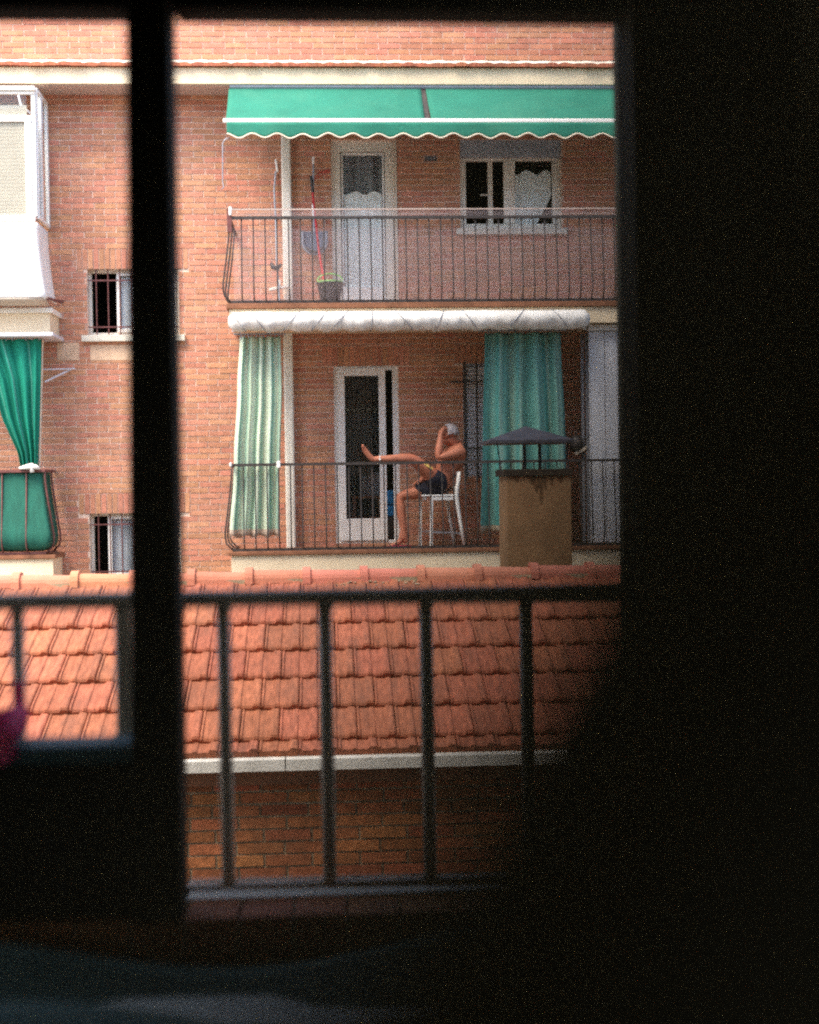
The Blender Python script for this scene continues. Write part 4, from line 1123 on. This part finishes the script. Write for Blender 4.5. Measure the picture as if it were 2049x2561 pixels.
# walls
YBk = 8.11
zw1 = zt__ - .055
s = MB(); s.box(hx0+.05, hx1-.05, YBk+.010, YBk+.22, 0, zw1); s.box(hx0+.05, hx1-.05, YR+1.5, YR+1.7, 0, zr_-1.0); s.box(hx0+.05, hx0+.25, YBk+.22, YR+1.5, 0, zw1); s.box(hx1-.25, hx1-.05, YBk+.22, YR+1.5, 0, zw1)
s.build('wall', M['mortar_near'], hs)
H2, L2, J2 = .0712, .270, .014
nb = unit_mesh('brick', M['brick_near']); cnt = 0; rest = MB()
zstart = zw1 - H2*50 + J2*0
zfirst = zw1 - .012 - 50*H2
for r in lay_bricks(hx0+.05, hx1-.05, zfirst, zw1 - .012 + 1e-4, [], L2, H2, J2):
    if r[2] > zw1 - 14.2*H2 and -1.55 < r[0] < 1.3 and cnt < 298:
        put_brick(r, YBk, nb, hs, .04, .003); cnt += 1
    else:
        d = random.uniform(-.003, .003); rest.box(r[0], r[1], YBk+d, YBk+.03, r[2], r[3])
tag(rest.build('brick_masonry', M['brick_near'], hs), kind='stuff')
# chimney with a sheet-metal cowl behind the ridge
YC = 10.35
cx0, cx1 = P(1268, 1300, YC)[0], P(1430, 1300, YC)[0]
zc1 = P(1340, 1190, YC)[1]
chm = MB().box(cx0, cx1, YC, YC+.46, zr_-1.0, zc1).build('chimney', M['chimney'], hs, bevel=.006)
sx_ = P(1247, 1200, YC)[0]
MB().box(cx0-.025, cx1+.012, YC-.02, YC+.48, zc1+.001, zc1+.05).build('chimney_top', M['soot'], chm, bevel=.006)
# soot runs below the flue: uneven thin crusts standing on the render
rnd = random.Random(9); SOOT = mat('thin_soot', (0.10, 0.055, 0.025), .95, .4, 25)
for px, py0, py1, w_ in ((1352, 1190, 1262, .032), (1340, 1190, 1232, .05), (1362, 1190, 1225, .03), (1328, 1190, 1212, .05), (1378, 1190, 1214, .04), (1290, 1190, 1206, .06), (1400, 1190, 1208, .05)):
    st = MB(); a = V(px, py0, YC-.002); b = V(px+2, py1, YC-.002); n = 8; base = len(st.v)
    for i in range(n+1):
        q = a.lerp(b, i/n); ww = w_*(1-i/n)**.6/2*(1+.25*rnd.uniform(-1, 1)) + .002
        st.v += [(q.x-ww, YC-.0015, q.z), (q.x+ww, YC-.0015, q.z)]
    for i in range(n): st.f.append((base+2*i, base+2*i+1, base+2*i+3, base+2*i+2))
    st.build('soot_run', SOOT, chm, solid=.0015)
zc2 = zc1 + .05
ax = P(1331, 1065, YC+.2); zbase = P(1331, 1108, YC)[1]
w0, w1 = P(1222, 1108, YC-.06)[0], P(1436, 1100, YC-.06)[0]
yc0, yc1 = YC-.08, YC+.54; ym = (yc0+yc1)/2
cw = MB(); xm = (w0+w1)/2
cw.v = [(w0, yc0, zbase), (w1, yc0, zbase), (w1, yc1, zbase), (w0, yc1, zbase), (w0, yc0, zbase+.022), (w1, yc0, zbase+.022), (w1, yc1, zbase+.022), (w0, yc1, zbase+.022), (xm, ym, ax[1])]
cw.f = [(3,2,1,0),(0,1,5,4),(1,2,6,5),(2,3,7,6),(3,0,4,7),(4,5,8),(5,6,8),(6,7,8),(7,4,8)]
cw.build('cowl', M['cowl'], chm)
for px, y in ((1248, YC+.01), (1418, YC+.01), (1312, YC+.43), (1350, YC+.43)):
    X = P(px, 1150, y)[0]; thick = .008 if y < YC+.1 else .022
    MB().bar((X - (.012 if px == 1248 else -.008 if px == 1418 else 0), y, zbase+.002), (X + (.012 if px == 1248 else -.008 if px == 1418 else 0), y, zc2), thick).build('cowl_strut', M['cowl'], chm)

# ================================================================== the room the picture is taken from
YI, YO = 1.30, 1.47           # inner and outer face of the wall round the window
wx0 = -1.35; wx1 = P(1545, 1200, YO)[0]
zt_o = P(1000, 38, YI+.02)[1]; zb_o = P(800, 2285, YI+.02)[1]
wxr = wx1; xst = P(1573, 1200, YI)[0]
zsill = P(800, 2285, 1.300)[1]
s = MB(); R0, R1 = -2.6, 2.4; rz0, rz1 = CAMZ - 1.5, CAMZ + 1.5
for p, q, a, b in cut_rects(R0, R1, rz0, rz1, [(wx0-.05, wxr+.001, zsill-.08, zt_o+.12)]): s.box(p, q, YI, YO, a, b)
w_ = s.build('wall', M['room']); tag(w_, kind='structure')
rc = MB().box(R0, R1, -2.6, YI-.002, rz1, rz1+.1).build('ceiling', M['room']); tag(rc, kind='structure')
fl_ = MB().box(R0, R1, -2.6, YI-.002, rz0-.1, rz0).build('floor', M['room']); tag(fl_, kind='structure')
for nm, a in (('wall_left', (R0-.1, R0-.002, -2.6, YO)), ('wall_right', (R1+.002, R1+.1, -2.6, YO)), ('wall_back', (R0, R1, -2.7, -2.602))):
    if nm == 'wall_back':
        o = MB()
        for p, q, a_, b_ in cut_rects(R0, R1, rz0, rz1, [(-1.6, -.8, CAMZ-.3, CAMZ+.6)]): o.box(p, q, -2.7, -2.602, a_, b_)  # unseen opening added behind the camera, its daylight lifts the dark room
        tag(o.build(nm, M['room']), kind='structure'); continue
    o = MB().box(a[0], a[1], a[2], a[3], rz0, rz1).build(nm, M['room']); tag(o, kind='structure')
# the viewer's own building round that room
own = MB()
for p, q, a, b in cut_rects(-10, 10, 0, CAMZ+8, [(R0-.12, R1+.12, rz0-.12, rz1+.12)]): own.box(p, q, YI+.02, YO-.002, a, b)
oo = own.build('wall_outside', M['render_wall']); tag(oo, kind='structure')
# window: frame, mullion, pale reveal
wf = empty('window_frame', (0, YI, zb_o), 'dark window frame with a thick mullion, seen from inside the unlit room', 'window')
f = MB()
m0, m1 = P(324, 1200, YI)[0], P(441, 1200, YI)[0]
yf0, yf1 = YI+.005, YI+.05
qa, qb = P(320, 20, YI), P(428, 20, YI); qc, qd = P(452, 2285, YI), P(332, 2285, YI)
f2_ = MB().prism([(qd[0], zsill+.001), (qc[0], zsill+.001), (qb[0], zt_o+.05), (qa[0], zt_o+.05)], yf0-.022, yf1).build('mullion', M['frame_dark'], wf, bevel=.004)
MB().box(wx0-.05, qa[0]-.001, yf0, yf1, zt_o, zt_o+.049).build('head', M['frame_dark'], wf, bevel=.003)
MB().box(qb[0]+.001, xst-.001, yf0, yf1, zt_o, zt_o+.049).build('head', M['frame_dark'], wf, bevel=.003)
MB().box(wxr-.004, wxr-.001, yf1+.001, YO-.004, zsill+.001, zt_o+.118).build('reveal', M['reveal'], wf)
MB().box(xst, wxr+.12, yf0-.03, yf1, zb_o-.06, zt_o+.049).build('stile', M['frame_dark'], wf, bevel=.003)
MB().box(wx0-.05, xst-.001, 1.25, 1.298, zsill-.10, zsill-.04).build('bottom_rail', M['frame_dark'], wf, bevel=.003)
# sill and guard rail
yb_ = 1.37
sl = empty('window_sill', (0, 1.35, zsill), 'brick window sill with a pale marble outer edge below the guard rail', 'window sill')
n = 34; x0_ = wx0; w_b = (wxr - wx0)/n
sbm = unit_mesh('brick', M['sill_brick'])
for k in range(n):
    shared('brick', sbm, sl, (x0_ + (k+.5)*w_b, 1.331, zsill-.03 + random.uniform(-.0006, .0006)), (w_b-.003, .058, .06))
MB().box(wx0, wxr, 1.3035, 1.3715, zsill-.07, zsill-.006).build('sill_bed', M['mortar_near'], sl)
MB().box(wx0, wxr, 1.372, 1.418, zsill-.05, zsill-.001).build('marble_edge', M['marble'], sl, bevel=.004)
gr = empty('guard_railing', (0, yb_, zsill), 'low dark guard railing outside the near window, out of focus before the tiled roof', 'railing')
zt_g = P(800, 1490, yb_)[1]
MB().tube([(wx0, yb_, zt_g), (wxr-.006, yb_, zt_g)], .0085, 12).build('top_rail', M['guard'], gr, smooth=True)
MB().box(wx0, wxr-.006, yb_-.008, yb_+.008, zsill+.006, zsill+.014).build('bottom_rail', M['guard'], gr, bevel=.002)
sp = (P(1305, 1800, yb_)[0] - P(555, 1800, yb_)[0])/3; xb0 = P(557, 1800, yb_)[0]
bm_ = MB().tube([(0, yb_, zsill+.0145), (0, yb_, zt_g-.0085)], .0064, 12).mesh('bar', M['guard'], True)
for k in range(-10, 4):
    x = xb0 + k*sp
    if wx0+.02 < x < wxr-.02: shared('bar', bm_, gr, (x, 0, 0))
MB().box(P(290, 1650, yb_)[0], P(326, 1650, yb_)[0], yb_-.007, yb_+.007, zsill+.0145, zt_g-.0085).build('end_post', M['guard'], gr)
# trough on the sill, left of the mullion
xt1 = m0 + .0
ztb = P(150, 1838, 1.352)[1]
ztb = P(150, 1838, 1.352)[1]
tr = empty('plant_trough', (-.7, 1.37, zsill), 'dark teal trough standing on the sill left of the mullion', 'trough')
x1_ = m0 - .002
s = MB().box(-1.1, x1_, 1.302, 1.352, zsill+.001, ztb-.02); s.build('trough_body', M['frame_dark'], tr, bevel=.006)
MB().box(-1.11, x1_+.004, 1.300, 1.353, ztb-.018, ztb).build('rim', M['teal'], tr, bevel=.006)  # light on the top edge put into colour: teal over a near-black body
pk = MB()
def cloth(u, v):
    x = P(-60 + 112*u + 6*math.sin(v*7), 1800, 1.33)[0]
    if v < .5: y = 1.352 - .056*v/.5; z = ztb + .012 + .010*math.sin(u*9+v*6) + .006
    else: y = 1.292 + .003*math.sin(u*13); z = ztb + .014 - .026*(v-.5)/.5 + .004*math.sin(u*15)
    return (x, y, z)
pk.grid(cloth, 30, 20)
def cl2(u, v):
    x = P(36 + 14*u - 4*v, 1700, 1.350)[0]
    return (x, 1.355 + .003*math.sin(u*9), ztb + .014 + (P(40, 1745, 1.35)[1]-ztb)*v)
pk.grid(cl2, 10, 12)
tag(pk.build('cloth', M['pink'], None, solid=.006, smooth=True), 'crumpled pink cloth on the teal trough and round the railing bar', 'cloth')
# bed with a rumpled blanket below the window
bd = empty('bed', (-.3, .7, rz0), 'dark bed standing below the window inside the room', 'bed')
MB().box(-1.6, .95, .35, 1.22, rz0+.25, CAMZ-.42).build('mattress', M['room'], bd, bevel=.04)
for x in (-1.55, .9):
    for y in (.4, 1.17): MB().box(x-.03, x+.03, y-.03, y+.03, rz0, rz0+.25).build('leg', M['frame_dark'], bd)
def bl(u, v):
    x = -1.62 + 2.6*u; y = .34 + .88*v
    z = CAMZ - .395 + .035*math.sin(y*15+x*1.6+.8) + .016*math.sin(x*7+y*9) + .010*math.sin(x*13-y*21)
    return (x, y, z)
bo = MB().grid(bl, 110, 60).build('blanket', M['blanket'], None, smooth=True, solid=.01); tag(bo, 'rumpled dark green blanket spread on the bed below the window', 'blanket')
# tied-back drape right beside the lens
def dr(u, v):
    z = CAMZ - 1.1 + 2.55*v
    edge = DA[0] + (z - DA[1])*(DA[0]-DB[0])/(DA[1]-DB[1])
    x = edge + .26*u
    return (x, DY + .022*(1-math.cos(u*34)) + .05*u, z)
DY = 0.025; DA = P(1290, 400, DY); DB = P(450, 2100, DY)
do = MB().grid(dr, 160, 60).build('drape', M['drape'], None, smooth=True, solid=.003); tag(do, 'dark drape hanging inside the room at the right, close beside the camera', 'curtain')
